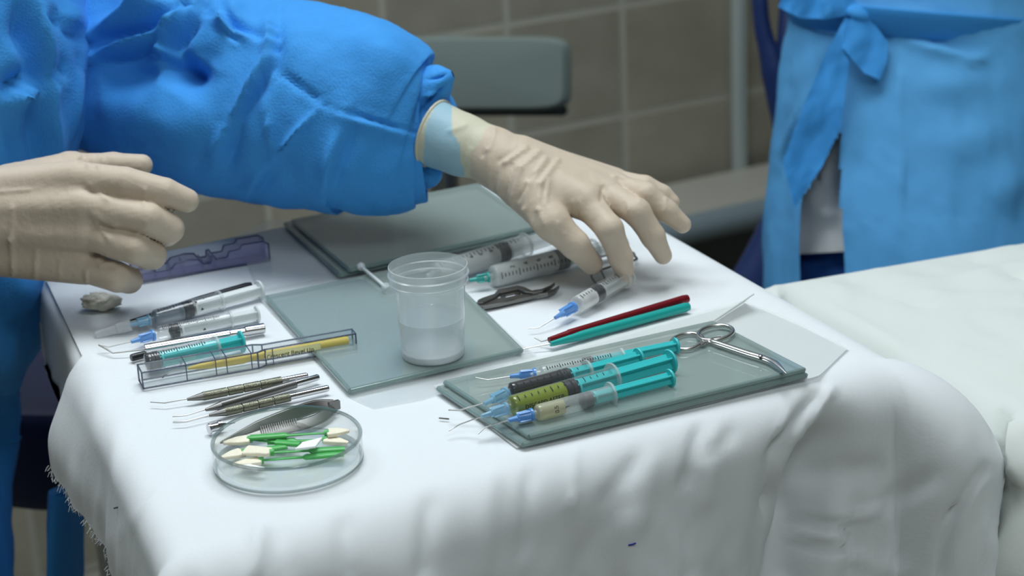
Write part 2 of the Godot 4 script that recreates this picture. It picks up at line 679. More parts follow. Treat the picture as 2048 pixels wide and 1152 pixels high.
	cbox(b, Vector3(0.16, 0.05, 0.22), 0.015, Transform3D(R, Vector3(c.x, 0.026, c.z)))
	put("pedal_base", b, M.black, t)
	b = MB.new()
	tube(b, smooth([Vector3(c.x, 0.04, c.z), Vector3(c.x, 0.1, c.z) + AX * 0.05, Vector3(c.x, 0.15, c.z) + AX * 0.03, Vector3(c.x, 0.12, c.z) - AX * 0.04 , Vector3(c.x, 0.03, c.z) - AX * 0.1]), 0.018, 10)
	put("hose", b, M.black, t)

# ------------------------------------------------------------------ furniture
func make_padded_rest() -> void:
	var c := at_depth(955, 146, 2.35)
	var x := RT
	var xf := Transform3D(Basis(RT, UP, -FW).rotated(RT, deg_to_rad(8)), c)
	var t := thing("padded_armrest", "grey-green padded armrest of the operating chair before the tiled wall", "armrest", Vector3(c.x, 0, c.z))
	var b := MB.new()
	var n := 24
	var w := 0.221
	var h := 0.086
	var rows := []
	for i in 9:      # pillow box: rounded rectangle in x, y, swollen front and back
		var q := -1.0 + 2.0 * i / 8.0
		var grow := sqrt(maxf(0.0, 1.0 - pow(absf(q), 6.0))) * 0.06 + 0.94 if absf(q) < 1.0 else 0.90
		var row := []
		for j in 48:
			var a := TAU * j / 48.0
			var ca := cos(a)
			var sa := sin(a)
			var e := 0.28
			row.append(xf * Vector3(signf(ca) * pow(absf(ca), e) * w / 2 * grow, signf(sa) * pow(absf(sa), e) * h / 2 * grow, -q * 0.03))
		rows.append(row)
	loft(b, rows, true)
	for e in [0, 8]:
		var s := b.v.size()
		for j in 48:
			b.p(rows[e][j])
		var m := b.p(xf * Vector3(0, 0, 0.034 if e == 0 else -0.034))
		for j in 48:
			var q := (j + 1) % 48
			if e == 0:
				b.tri(m, s + j, s + q)
			else:
				b.tri(m, s + q, s + j)
	put("cushion", b, M.vinyl, t)
	b = MB.new()
	cbox(b, Vector3(w * 0.96, 0.012, 0.05), 0.004, xf * Transform3D(Basis(), Vector3(0.0, -h / 2 - 0.001, -0.012)))
	put("base_board", b, M.vinyl_dark, t)
	b = MB.new()
	var foot := at_depth(880, 210, 2.37)
	tube(b, [Vector3(foot.x, 0.03, foot.z), foot + Vector3(0, -0.008, 0)], 0.018, 14)
	put("post", b, M.frame_metal, t)
	b = MB.new()
	lathe(b, V2([0.0, 0.0, 0.0, 0.17, 0.015, 0.17, 0.03, 0.02, 0.03, 0.0]), 28, Transform3D(Basis(Vector3.UP, Vector3.RIGHT, Vector3.FORWARD), Vector3(foot.x, 0.001, foot.z)))
	put("floor_base", b, M.black, t)

func make_added_stool() -> void:  # stool is added: its dark cushion fills the shaded gap below the gown
	var c := at_depth(190, 690, 1.93)
	var t := thing("added_stool", "added dark navy round stool standing in for shade behind the draped table", "stool", Vector3(c.x, 0, c.z))
	var up := Basis(Vector3.UP, Vector3.RIGHT, Vector3.FORWARD)
	var b := MB.new()
	lathe(b, V2([-0.105, 0.0, -0.105, 0.145, -0.098, 0.158, -0.085, 0.162, -0.015, 0.162, -0.004, 0.156, 0.0, 0.14, 0.0, 0.0]), 48, Transform3D(up, c))
	put("cushion", b, M.shade_navy, t)
	b = MB.new()
	tube(b, [Vector3(c.x, 0.05, c.z), c - Vector3(0, 0.1, 0)], 0.024, 14)
	put("column", b, M.frame_metal, t)
	for k in 5:
		b = MB.new()
		var a := TAU * k / 5.0 + 0.3
		tube(b, [Vector3(c.x, 0.06, c.z), Vector3(c.x + 0.2 * cos(a), 0.03, c.z + 0.2 * sin(a))], [0.018, 0.013], 10)
		put("foot", b, M.black, t)

func make_navy_chair() -> void:
	var dz := 2.14
	var root := at_depth(1545, 250, dz)
	var t := thing("operating_stool", "navy blue moulded seat with a looped backrest behind the gowned person", "chair", Vector3(root.x, 0, root.z))
	var b := MB.new()
	var P := func(x: float, y: float, d: float = 0.0) -> Vector3: return at_depth(x, y, dz + d)
	# outer limb of the loop, sweeping into the stem
	tube(b, smooth([P.call(1560, -190, 0.03), P.call(1525, -110, 0.01), P.call(1519, -20), P.call(1526, 60), P.call(1546, 130), P.call(1563, 210), P.call(1575, 300), P.call(1578, 380)], 6),
		[0.010, 0.010, 0.010, 0.010, 0.010, 0.010, 0.010, 0.0095, 0.0095, 0.0095, 0.0095, 0.009, 0.009, 0.009, 0.009, 0.009, 0.009, 0.0095, 0.0095, 0.010, 0.010, 0.011, 0.012, 0.013, 0.014, 0.015, 0.015, 0.015, 0.015, 0.015, 0.015, 0.014, 0.014, 0.014, 0.013, 0.013, 0.013, 0.013, 0.013, 0.013, 0.013, 0.013, 0.013], 16, 0.8)
	# inner limb
	tube(b, smooth([P.call(1600, -190, 0.03), P.call(1592, -80, 0.01), P.call(1584, 20, 0.005), P.call(1578, 110, 0.0), P.call(1572, 200), P.call(1578, 330)], 5), 0.0142, 16, 0.8)
	tube(b, smooth([P.call(1540, -160, 0.03), P.call(1580, -215, 0.04), P.call(1610, -180, 0.03)], 5), 0.011, 14)
	put("backrest", b, M.navy, t)
	b = MB.new()
	# flaring skirt of the seat shell below
	var rows := []
	for q in [[1578, 330, 26], [1572, 400, 34], [1556, 470, 50], [1540, 530, 66], [1522, 590, 84], [1512, 680, 96]]:
		var row := []
		for j in 28:
			var a := TAU * j / 28.0
			row.append(P.call(q[0], q[1]) + RT * (cos(a) * q[2] * dz / FPX) + FW * (sin(a) * 0.03))
		rows.append(row)
	loft(b, rows, true)
	put("seat_shell", b, M.navy, t)
	b = MB.new()
	var s := at_depth(1440, 690, 2.26)
	lathe(b, V2([-0.02, 0.0, -0.02, 0.10, 0.0, 0.12, 0.03, 0.115, 0.03, 0.0]), 30, Transform3D(Basis(Vector3.UP, Vector3.RIGHT, Vector3.FORWARD), s + Vector3(0.02, -0.03, 0)))
	put("seat", b, M.navy, t)
	b = MB.new()
	tube(b, [Vector3(s.x + 0.02, 0.04, s.z), s + Vector3(0.02, -0.04, 0)], 0.025, 14)
	put("column", b, M.frame_metal, t)
	for k in 5:
		b = MB.new()
		var a := TAU * k / 5.0
		tube(b, [Vector3(s.x + 0.02, 0.06, s.z), Vector3(s.x + 0.02 + 0.14 * cos(a), 0.03, s.z + 0.14 * sin(a))], [0.02, 0.014], 10)
		put("foot", b, M.black, t)

# drape over a four-cornered top. c = [front left, front right, back right, back left]
func drape_point(c: Array, s: float, t: float, W: float, L: float, re: float, rc: float, lift: float, flare: float) -> Array:
	var u := clampf(s, 0.0, W) / W
	var w := clampf(t, 0.0, L) / L
	var base: Vector3 = (c[0] as Vector3).lerp(c[1], u).lerp((c[3] as Vector3).lerp(c[2], u), w)
	var ds := s - u * W
	var dt := t - w * L
	var d := sqrt(ds * ds + dt * dt)
	if d < 1e-6:
		return [base + Vector3(0, lift, 0), Vector3.ZERO, 0.0]
	var ea: Vector3 = ((c[1] as Vector3) - c[0]).normalized()
	var eb: Vector3 = ((c[3] as Vector3).lerp(c[2], u) - (c[0] as Vector3).lerp(c[1], u)).normalized()
	var out := (ea * ds + eb * dt).normalized()
	var k := 2.0 * absf(ds * dt) / (d * d)
	var r := lerpf(re, rc, k) + lift
	var hx: float
	var dr: float
	if d < r * PI / 2:
		hx = r * sin(d / r)
		dr = r * (1.0 - cos(d / r))
	else:
		hx = r + (d - r * PI / 2) * flare
		dr = r + (d - r * PI / 2)
	return [base + out * hx + Vector3(0, lift - dr, 0), out, dr]

func make_instrument_table() -> void:
	var FL := on_table(372, 1104)
	var FR := on_table(1735, 722)
	var BR := on_table(1085, 345)
	var BL := on_table(104, 552)
	var c := [FL, FR, BR, BL]
	var W := FL.distance_to(FR)
	var L := (FL.distance_to(BL) + FR.distance_to(BR)) / 2
	var mid := (FL + FR + BR + BL) / 4
	# the table itself
	var t := thing("instrument_table", "steel instrument stand hidden under white sterile drapes", "table", Vector3(mid.x, 0, mid.z))
	var b := MB.new()
	var poly := []
	for q in [FL, FR, BR, BL]:
		poly.append(Vector3(q.x, TY - 0.026, q.z).lerp(Vector3(mid.x, TY - 0.026, mid.z), 0.01))
	prism(b, poly, 0.022, 0.002)
	put("tray", b, M.frame_metal, t)
	for q in poly:
		b = MB.new()
		var f: Vector3 = q.lerp(Vector3(mid.x, q.y, mid.z), 0.12)
		tube(b, [Vector3(f.x, 0.0, f.z), f], 0.012, 12)
		put("leg", b, M.frame_metal, t)
	var v_edge := (on_table(141, 722) - FL).dot((BL - FL).normalized())
	# lower drape, hanging long on every side but the front
	var nz := FastNoiseLite.new()
	nz.seed = 21
	nz.frequency = 1.0
	b = MB.new()
	var rows := []
	var ts := []
	var tt := -0.004
	while tt < L + 0.09:
		ts.append(tt); tt += 0.007
	var ss := []
	tt = -0.30
	while tt < W + 0.02:
		ss.append(tt); tt += 0.007
	for y in ts:
		var row := []
		for x in ss:
			var xx: float = x
			if xx < 0.0:
				xx = maxf(xx, -lerpf(0.004, 0.075, smoothstep(v_edge - 0.002, v_edge + 0.008, y)))
			var yy: float = minf(y, L + 0.001) if xx < 0.0 else y
			var q := drape_point(c, xx, yy, W, L, 0.012, 0.03, 0.0, 0.03)
			var p: Vector3 = q[0]
			var k: float = smoothstep(0.01, 0.12, q[2])
			p += (q[1] as Vector3) * k * 0.010 * nz.get_noise_2d(x * 14.0 + y * 13.0, q[2] * 3.0)
			row.append(p)
		rows.append(row)
	loft(b, rows, false)
	var cl := put("under_drape", b, M.cloth)
	tag(cl, "white sterile drape under the top cloth, hanging long at the table's far side", "drape")
	# top cloth: short flap on the surgeon's side, long fall over the front and the side by the second table
	var back_t := L - 0.004
	b = MB.new()
	rows = []
	ts = []
	tt = -0.40
	while tt < back_t:
		ts.append(tt); tt += 0.005
	ss = []
	tt = -0.084
	while tt < W + 0.34:
		ss.append(tt); tt += 0.005
	for y in ts:
		var row := []
		for x in ss:
			var yy: float = y
			var xx: float = x
			# the flap's free border: behind it the cloth ends at the table edge
			if xx < 0.0 and yy > v_edge:
				xx = maxf(xx, -0.006)
			var lside := smoothstep(W * 0.3, W * 0.05, xx)
			var q := drape_point(c, xx, yy, W, L, lerpf(0.030, 0.015, smoothstep(0.0, -0.004, xx)), lerpf(0.090, 0.034, lside), 0.0018, lerpf(0.05, 0.02, lside))
			var p: Vector3 = q[0]
			var out: Vector3 = q[1]
			var dr: float = q[2]
			if y < 0.0 or x > W:
				var k := smoothstep(0.012, 0.10, dr)
				# broad hanging folds and smaller creases on the fall
				var fold := 0.013 * nz.get_noise_3d(p.x * 13.0, p.y * 3.0, p.z * 13.0) + 0.006 * nz.get_noise_3d(p.x * 28.0, p.y * 9.0, p.z * 28.0)
				var vx: float = (x - (W * 0.905 - dr * 0.28))
				var valley := -0.034 * exp(-pow(vx / 0.020, 2.0)) * smoothstep(0.0, 0.06, dr)
				var vb: float = (x - (W * 0.80 - dr * 0.10))
				valley += -0.010 * exp(-pow(vb / 0.014, 2.0)) * smoothstep(0.02, 0.08, dr)
				var ridge := 0.006 * exp(-pow((x - W * 0.565) / 0.010, 2.0)) * smoothstep(0.01, 0.05, dr)
				ridge += 0.012 * exp(-pow((x - W * 0.24 - dr * 0.1) / 0.03, 2.0)) * smoothstep(0.0, 0.06, dr)
				p += out * (k * fold + (valley + ridge) * smoothstep(0.0, -0.02, y) * smoothstep(W + 0.01, W - 0.01, x))
			else:
				# slack in the cloth on the top and over the surgeon's edge
				p.y += 0.0010 * maxf(0.0, nz.get_noise_2d(x * 9.0, y * 11.0) + 0.1)
				if x < 0.0:
					p += out * smoothstep(0.0, 0.06, dr) * (0.006 + 0.005 * nz.get_noise_2d(y * 14.0, dr * 3.0) + 0.014 * exp(-pow((y - v_edge) / 0.09, 2.0)))
			row.append(p)
		rows.append(row)
	loft(b, rows, false)
	px_creases(b, CLOTH_FOLDS)
	var tc := thing("top_cloth", "white cotton cloth with a frayed hem draped over the instrument table", "cloth", Vector3(mid.x, TY, mid.z))
	put("cloth_sheet", b, M.cloth, tc)
	# two specks of lint caught on the cloth
	for q in [[1258, 1085, Color(0.16, 0.24, 0.62), "tiny blue speck of lint on the front fall of the white cloth"], [231, 1016, Color(0.22, 0.24, 0.28), "tiny dark speck of lint near the frayed hem of the white cloth"]]:
		var best := 1e9
		var spot := Vector3.ZERO
		for e in b.v:
			var w := e + tc.position
			var dd := to_pixel(w).distance_to(Vector2(q[0], q[1])) + (w - CP).dot(FW) * 30.0
			if dd < best:
				best = dd
				spot = w
		var lint := MB.new()
		tube(lint, [spot - RT * 0.0022 - FW * 0.0006, spot - FW * 0.0010 + UP * 0.0005, spot + RT * 0.0022 - FW * 0.0006 + UP * 0.0012], 0.0005, 6)
		tag(put("lint_speck", lint, solid(q[2], 0.9)), q[3], "lint", "lint on the top cloth")
	# frayed hem along the short flap
	b = MB.new()
	var rng := RandomNumberGenerator.new()
	rng.seed = 9
	for i in range(0, ts.size()):
		if ts[i] > v_edge or ts[i] < -0.14:
			continue
		var e: Vector3 = rows[i][0]
		for k in 3:
			var g := e + Vector3(rng.randf_range(-1, 1), 0, rng.randf_range(-1, 1)) * 0.002
			var tip := g + Vector3(rng.randf_range(-3, 1), rng.randf_range(-4, -0.5), rng.randf_range(-2, 2)) * 0.001
			tube(b, [g + Vector3(0, 0.001, 0), tip], [0.00035, 0.0002], 4)
	var hang: Vector3 = rows[int(ts.size() * 0.28)][0]
	tube(b, smooth([hang, hang + Vector3(-0.004, -0.02, 0), hang + Vector3(-0.012, -0.045, 0.004)], 5), 0.0003, 4)
	put("frayed_hem", b, M.cloth, tc)

func make_patient_drape() -> void:
	var h := -0.04
	var BL := on_table(1588, 570, h)
	var FLd := on_table(2048, 802, h)
	var dir := (FLd - BL).normalized()
	var FL := BL + dir * 0.75
	var right := (on_table(2048, 492, h) - BL).normalized()
	var BR := BL + right * 0.75
	var FR := FL + right * 0.75
	var c := [FL, FR, BR, BL]
	var W := 0.75
	var L := 0.75
	var mid := (FL + FR + BR + BL) / 4
	var t := thing("second_table", "draped second table standing beside the instrument table", "table", Vector3(mid.x, 0, mid.z))
	var b := MB.new()
	var poly := []
	for q in c:
		poly.append(Vector3(q.x, q.y - 0.05, q.z).lerp(Vector3(mid.x, q.y - 0.05, mid.z), 0.03))
	prism(b, poly, 0.04, 0.004)
	put("table_top", b, M.frame_metal, t)
	for q in poly:
		b = MB.new()
		var f: Vector3 = q.lerp(Vector3(mid.x, q.y, mid.z), 0.15)
		tube(b, [Vector3(f.x, 0.0, f.z), f], 0.016, 12)
		put("leg", b, M.frame_metal, t)
	var nz := FastNoiseLite.new()
	nz.seed = 33
	nz.frequency = 1.0
	b = MB.new()
	var rows := []
	var y := -0.25
	while y < L + 0.25:
		var row := []
		var x := -0.36
		while x < W + 0.1:
			var q := drape_point(c, x, y, W, L, 0.030, 0.05, 0.0, 0.10)
			var p: Vector3 = q[0]
			var k := smoothstep(0.02, 0.10, q[2])
			p += (q[1] as Vector3) * k * (0.016 * nz.get_noise_2d(y * 9.0 + 3.0, q[2] * 2.5) + 0.016 * sin(y * 46.0 + 1.0))
			if q[2] <= 0.0:
				# soft swells of what lies under the drape, creased
				var e := minf(minf(x, W - x), minf(y, L - y))
				var inside := smoothstep(0.0, 0.08, e)
				p.y += inside * (0.008 + 0.008 * nz.get_noise_2d(x * 6.0, y * 6.0)) + 0.005 * exp(-pow((L - y - 0.02) / 0.03, 2.0)) * (0.5 + nz.get_noise_2d(x * 12.0, 4.0))
				p.y += 0.004 * inside * exp(-pow((y - L + 0.10 + 0.25 * (x - 0.3)) / 0.010, 2.0))
				p.y += 0.003 * inside * exp(-pow((y - L + 0.22 - 0.15 * x) / 0.008, 2.0))
			row.append(p)
			x += 0.008
		rows.append(row)
		y += 0.008
	loft(b, rows, false)
	px_creases(b, DRAPE_FOLDS)
	var cl := put("table_drape", b, M.cloth2)
	tag(cl, "off-white drape with soft swells over the second table beside the instruments", "drape")

# ------------------------------------------------------------------ people
# ring loft along stations [px, py, depth, radius in px, depth radius in m]; creases [x0, y0, x1, y1, width px, height m, kind]
func body_loft(mb: MB, st: Array, m: int, per: int, creases: Array = [], wob: float = 0.004, sd: int = 1, hole: PackedVector2Array = PackedVector2Array(), tints: Array = []) -> void:
	var cen := []
	var rad := []
	for s in st:
		cen.append(at_depth(s[0], s[1], s[2]))
		rad.append(Vector3(s[3] * s[2] / FPX, s[4], 0))
	cen = smooth(cen, per)
	rad = smooth(rad, per)
	var nz := FastNoiseLite.new()
	nz.seed = sd
	nz.frequency = 1.0
	var ids := []
	var pix := []
	for i in cen.size():
		var t: Vector3 = (cen[mini(i + 1, cen.size() - 1)] - cen[maxi(i - 1, 0)]).normalized()
		var n1 := t.cross(FW).normalized()
		var n2 := n1.cross(t).normalized()
		var row := []
		var prow := []
		for j in m:
			var a := TAU * j / m
			var dir: Vector3 = (n1 * cos(a) * rad[i].x + n2 * sin(a) * rad[i].y)
			var p: Vector3 = cen[i] + dir
			var nn := (n1 * cos(a) / maxf(rad[i].x, 1e-3) + n2 * sin(a) / maxf(rad[i].y, 1e-3)).normalized()
			var px := to_pixel(p)
			var facing := nn.dot(p - CP) < 0.0
			var d := wob * (nz.get_noise_3d(p.x * 15.0, p.y * 7.0, p.z * 15.0) + 0.35 * nz.get_noise_3d(p.x * 30.0, p.y * 16.0, p.z * 30.0))
			if facing:
				for c in creases:
					var A := Vector2(c[0], c[1])
					var B := Vector2(c[2], c[3])
					var ab := B - A
					var q := clampf((px - A).dot(ab) / ab.length_squared(), 0.0, 1.0)
					var off := px - (A + ab * q)
					var dist := off.length()
					if dist > c[4] * 3.5:
						continue
					var sg := signf(ab.cross(px - A))
					var taper := sin(PI * clampf(q, 0.08, 0.92))
					var kind: int = c[6] if c.size() > 6 else 0
					if kind == 0:
						d += c[5] * exp(-pow(dist / c[4], 2.0)) * taper
					elif kind == 1:
						d += c[5] * sg * (1.0 - exp(-dist / (0.25 * c[4]))) * exp(-pow(dist / c[4], 2.0)) * taper
					else:
						d += c[5] * exp(-dist / (0.4 * c[4])) * taper
			p += nn * d
			var col := Color(1, 1, 1)
			if facing:
				for q in tints:      # [centre x, y, rx, ry, colour]
					var e := Vector2((px.x - q[0]) / q[2], (px.y - q[1]) / q[3])
					var k := smoothstep(1.15, 0.85, e.length() + 0.25 * nz.get_noise_3dv(p * 50.0))
					col = col.lerp(q[4], k)
			mb.col = col
			row.append(mb.p(p))
			prow.append(px if facing else Vector2(-9999, -9999))
		ids.append(row)
		pix.append(prow)
	mb.col = Color(1, 1, 1)
	for i in cen.size() - 1:
		for j in m:
			var q := (j + 1) % m
			if hole.size() > 2 and pix[i][j].x > -9000 and Geometry2D.is_point_in_polygon((pix[i][j] + pix[i + 1][q]) * 0.5, hole):
				continue
			mb.quad(ids[i][j], ids[i + 1][j], ids[i + 1][q], ids[i][q])


func head(t: Node3D, base: Vector3, face_dir: Vector3, capmat: Material) -> void:
	var f := Vector3(face_dir.x, 0, face_dir.z).normalized()
	var s := f.cross(Vector3.UP)
	var b := MB.new()
	var c := base + Vector3(0, 0.20, 0)
	flesh(b, [[base - Vector3(0, 0.10, 0), c, 0.06, 0.055, 0.02], [c + Vector3(0, 0.03, 0), c + Vector3(0, 0.06, 0) - f * 0.02, 0.085, 0.09, 0.02],
		[c + f * 0.03 - Vector3(0, 0.04, 0), c + f * 0.03, 0.05, 0.06, 0.03], [c + f * 0.095 + Vector3(0, 0.02, 0), c + f * 0.085 + Vector3(0, 0.05, 0), 0.014, 0.008, 0.012],
		[c + s * 0.085 + Vector3(0, 0.0, 0), c + s * 0.088 + Vector3(0, 0.04, 0) - f * 0.01, 0.012, 0.014, 0.008], [c - s * 0.085, c - s * 0.088 + Vector3(0, 0.04, 0) - f * 0.01, 0.012, 0.014, 0.008]], 0.009)
	put("head", b, M.skin, t)
	b = MB.new()
	flesh(b, [[c + Vector3(0, 0.085, 0) - f * 0.015, c + Vector3(0, 0.10, 0) - f * 0.02, 0.096, 0.09, 0.02]], 0.010)
	put("surgical_cap", b, capmat, t)
	b = MB.new()
	flesh(b, [[c + f * 0.055 - Vector3(0, 0.05, 0), c + f * 0.06 + Vector3(0, 0.02, 0), 0.052, 0.05, 0.02]], 0.010)
	put("face_mask", b, capmat, t)

# glove creases as seen in the photograph: [x0, y0, x1, y1, width px, height m]
const GLOVE_FAR := [[990, 256, 975, 300, 6.0, 0.00128], [975, 300, 980, 372, 6.0, 0.00112], [983, 268, 966, 310, 4.0, -0.0012], [1052, 296, 1010, 326, 6.0, 0.00176], [1010, 326, 996, 396, 6.0, 0.00144], [1040, 296, 1000, 322, 6.0, -0.00080], [1078, 303, 1040, 336, 6.0, 0.00128], [1040, 336, 1022, 412, 6.0, 0.00144],
	[1092, 318, 1056, 366, 6.0, 0.00104], [1056, 366, 1050, 420, 6.0, 0.00144], [1050, 420, 1072, 466, 6.0, 0.00144], [1116, 320, 1080, 368, 6.0, 0.00112], [1080, 368, 1076, 420, 6.0, 0.00136], [1076, 420, 1092, 452, 6.0, 0.00104], [1066, 350, 1036, 400, 4.0, -0.0012], [1024, 330, 1010, 390, 4.0, -0.0012], [1098, 360, 1090, 410, 4.0, 0.0009],
	[1146, 402, 1150, 432, 4.0, 0.0008], [1158, 400, 1164, 432, 4.0, 0.0008], [1116, 446, 1116, 470, 4.0, 0.0010], [1228, 352, 1250, 356, 4.0, 0.0012], [1252, 402, 1258, 420, 4.0, 0.0008], [1281, 383, 1279, 402, 3.5, 0.0009], [1332, 398, 1330, 424, 4.0, 0.0009], [1205, 376, 1202, 400, 4.0, -0.0012], [930, 250, 900, 262, 6.0, 0.0009], [940, 300, 930, 360, 6.0, 0.00064]]
const GLOVE_NEAR := [[24, 415, 22, 480, 5.0, 0.0012], [22, 480, 26, 556, 5.0, 0.0018], [72, 500, 70, 562, 4.5, 0.0014], [172, 542, 174, 578, 4.0, 0.0012], [120, 520, 118, 565, 4.5, 0.0008], [290, 380, 288, 408, 3.0, 0.0012], [0, 384, 60, 380, 4.0, 0.0008], [176, 330, 180, 314, 5.0, 0.0014], [196, 332, 200, 314, 5.0, 0.0014], [216, 332, 220, 314, 4.0, 0.0012], [150, 322, 160, 312, 5.0, 0.0012],
	[186, 430, 230, 450, 5.0, 0.0012], [190, 445, 220, 480, 4.0, 0.0014], [195, 520, 215, 512, 4.0, 0.0014], [200, 532, 230, 524, 4.0, 0.0012], [180, 370, 215, 400, 6.0, 0.0012]]

const CLOTH_FOLDS := [[1660, 782, 1602, 870, 9.0, 0.005], [1602, 870, 1562, 952, 8.0, 0.004], [1630, 800, 1560, 900, 20.0, -0.007], [1560, 900, 1548, 1010, 24.0, -0.007], [1548, 1010, 1560, 1152, 22.0, -0.006], [1580, 830, 1540, 900, 8.0, 0.003], [1395, 868, 1376, 960, 14.0, -0.004], [1376, 960, 1384, 1152, 18.0, -0.004], [1430, 880, 1410, 1000, 20.0, 0.003],
	[1150, 905, 1146, 1000, 9.0, 0.0022], [1146, 1000, 1162, 1152, 9.0, 0.0025], [1270, 925, 1212, 1000, 20.0, -0.003], [1460, 870, 1420, 905, 18.0, -0.003], [1300, 930, 1280, 1040, 24.0, 0.003], [1240, 1010, 1170, 1110, 26.0, -0.0025], [1590, 1048, 1700, 1060, 12.0, -0.004], [1690, 1040, 1760, 1020, 9.0, 0.003], [1596, 1092, 1700, 1096, 11.0, -0.0035], [1610, 1068, 1690, 1078, 9.0, 0.003],
	[1620, 950, 1740, 940, 26.0, -0.004], [1968, 940, 1905, 1030, 12.0, -0.004], [1905, 1030, 1874, 1152, 14.0, -0.005], [1850, 960, 1780, 1000, 22.0, -0.003], [1700, 1110, 1800, 1150, 16.0, 0.003], [520, 1060, 505, 1152, 16.0, 0.004], [560, 1070, 580, 1152, 20.0, -0.003], [329, 976, 245, 1062, 7.0, 0.0018], [245, 1062, 160, 1150, 7.0, 0.0018], [690, 1050, 700, 1152, 24.0, -0.004],
	[860, 1010, 850, 1152, 22.0, -0.004], [980, 960, 960, 1152, 26.0, 0.003], [1060, 950, 1050, 1100, 14.0, -0.003], [150, 722, 262, 736, 6.0, 0.0009], [196, 800, 172, 900, 16.0, 0.0015], [236, 880, 206, 1010, 16.0, 0.002]]
const DRAPE_FOLDS := [[1600, 590, 1800, 700, 16.0, 0.00340], [1700, 560, 1860, 610, 9.0, -0.00425], [1860, 590, 2048, 600, 9.0, 0.00510], [1930, 505, 2048, 545, 12.0, -0.00680], [1640, 540, 1700, 600, 12.0, 0.00306], [1536, 566, 1560, 640, 12.0, -0.01020], [2010, 840, 1996, 930, 12.0, -0.01360], [2030, 860, 2046, 960, 14.0, 0.01360], [1900, 700, 2048, 740, 16.0, 0.00340], [1950, 640, 2048, 680, 10.0, -0.00340]]

func px_creases(h: MB, list: Array) -> void:
	var m := h.commit()
	var nn: PackedVector3Array = m.surface_get_arrays(0)[Mesh.ARRAY_NORMAL]
	for i in h.v.size():
		var p := h.v[i]
		if nn[i].dot(p - CP) > 0.0:
			continue
		var px := to_pixel(p)
		var d := 0.0
		for c in list:
			var A := Vector2(c[0], c[1])
			var ab := Vector2(c[2], c[3]) - A
			var q := (px - A).dot(ab) / ab.length_squared()
			var w: float = c[4]
			var e := px.distance_to(A + ab * clampf(q, 0.0, 1.0))
			if e < w * 3.0:
				d += c[5] * smoothstep(0.05, 0.45, -nn[i].dot((p - CP).normalized())) * exp(-pow(e / w, 2.0)) * (1.0 - 0.3 * exp(-pow((e - w * 1.8) / w, 2.0)))
		h.v[i] = p + nn[i] * d

const SKINC := Color(0.605, 0.500, 0.392)
const CUFFC := Color(0.600, 0.580, 0.440)
# where the pale blue knitted cuff under the stretched latex shows through, a patch with a sharp outline in the photograph
const UNDER_CUFF := Color(0.330, 0.520, 0.610)

func glove_mesh(bones: Array, cell: float) -> MB:
	var b := MB.new()
	flesh(b, bones, cell)
	return b

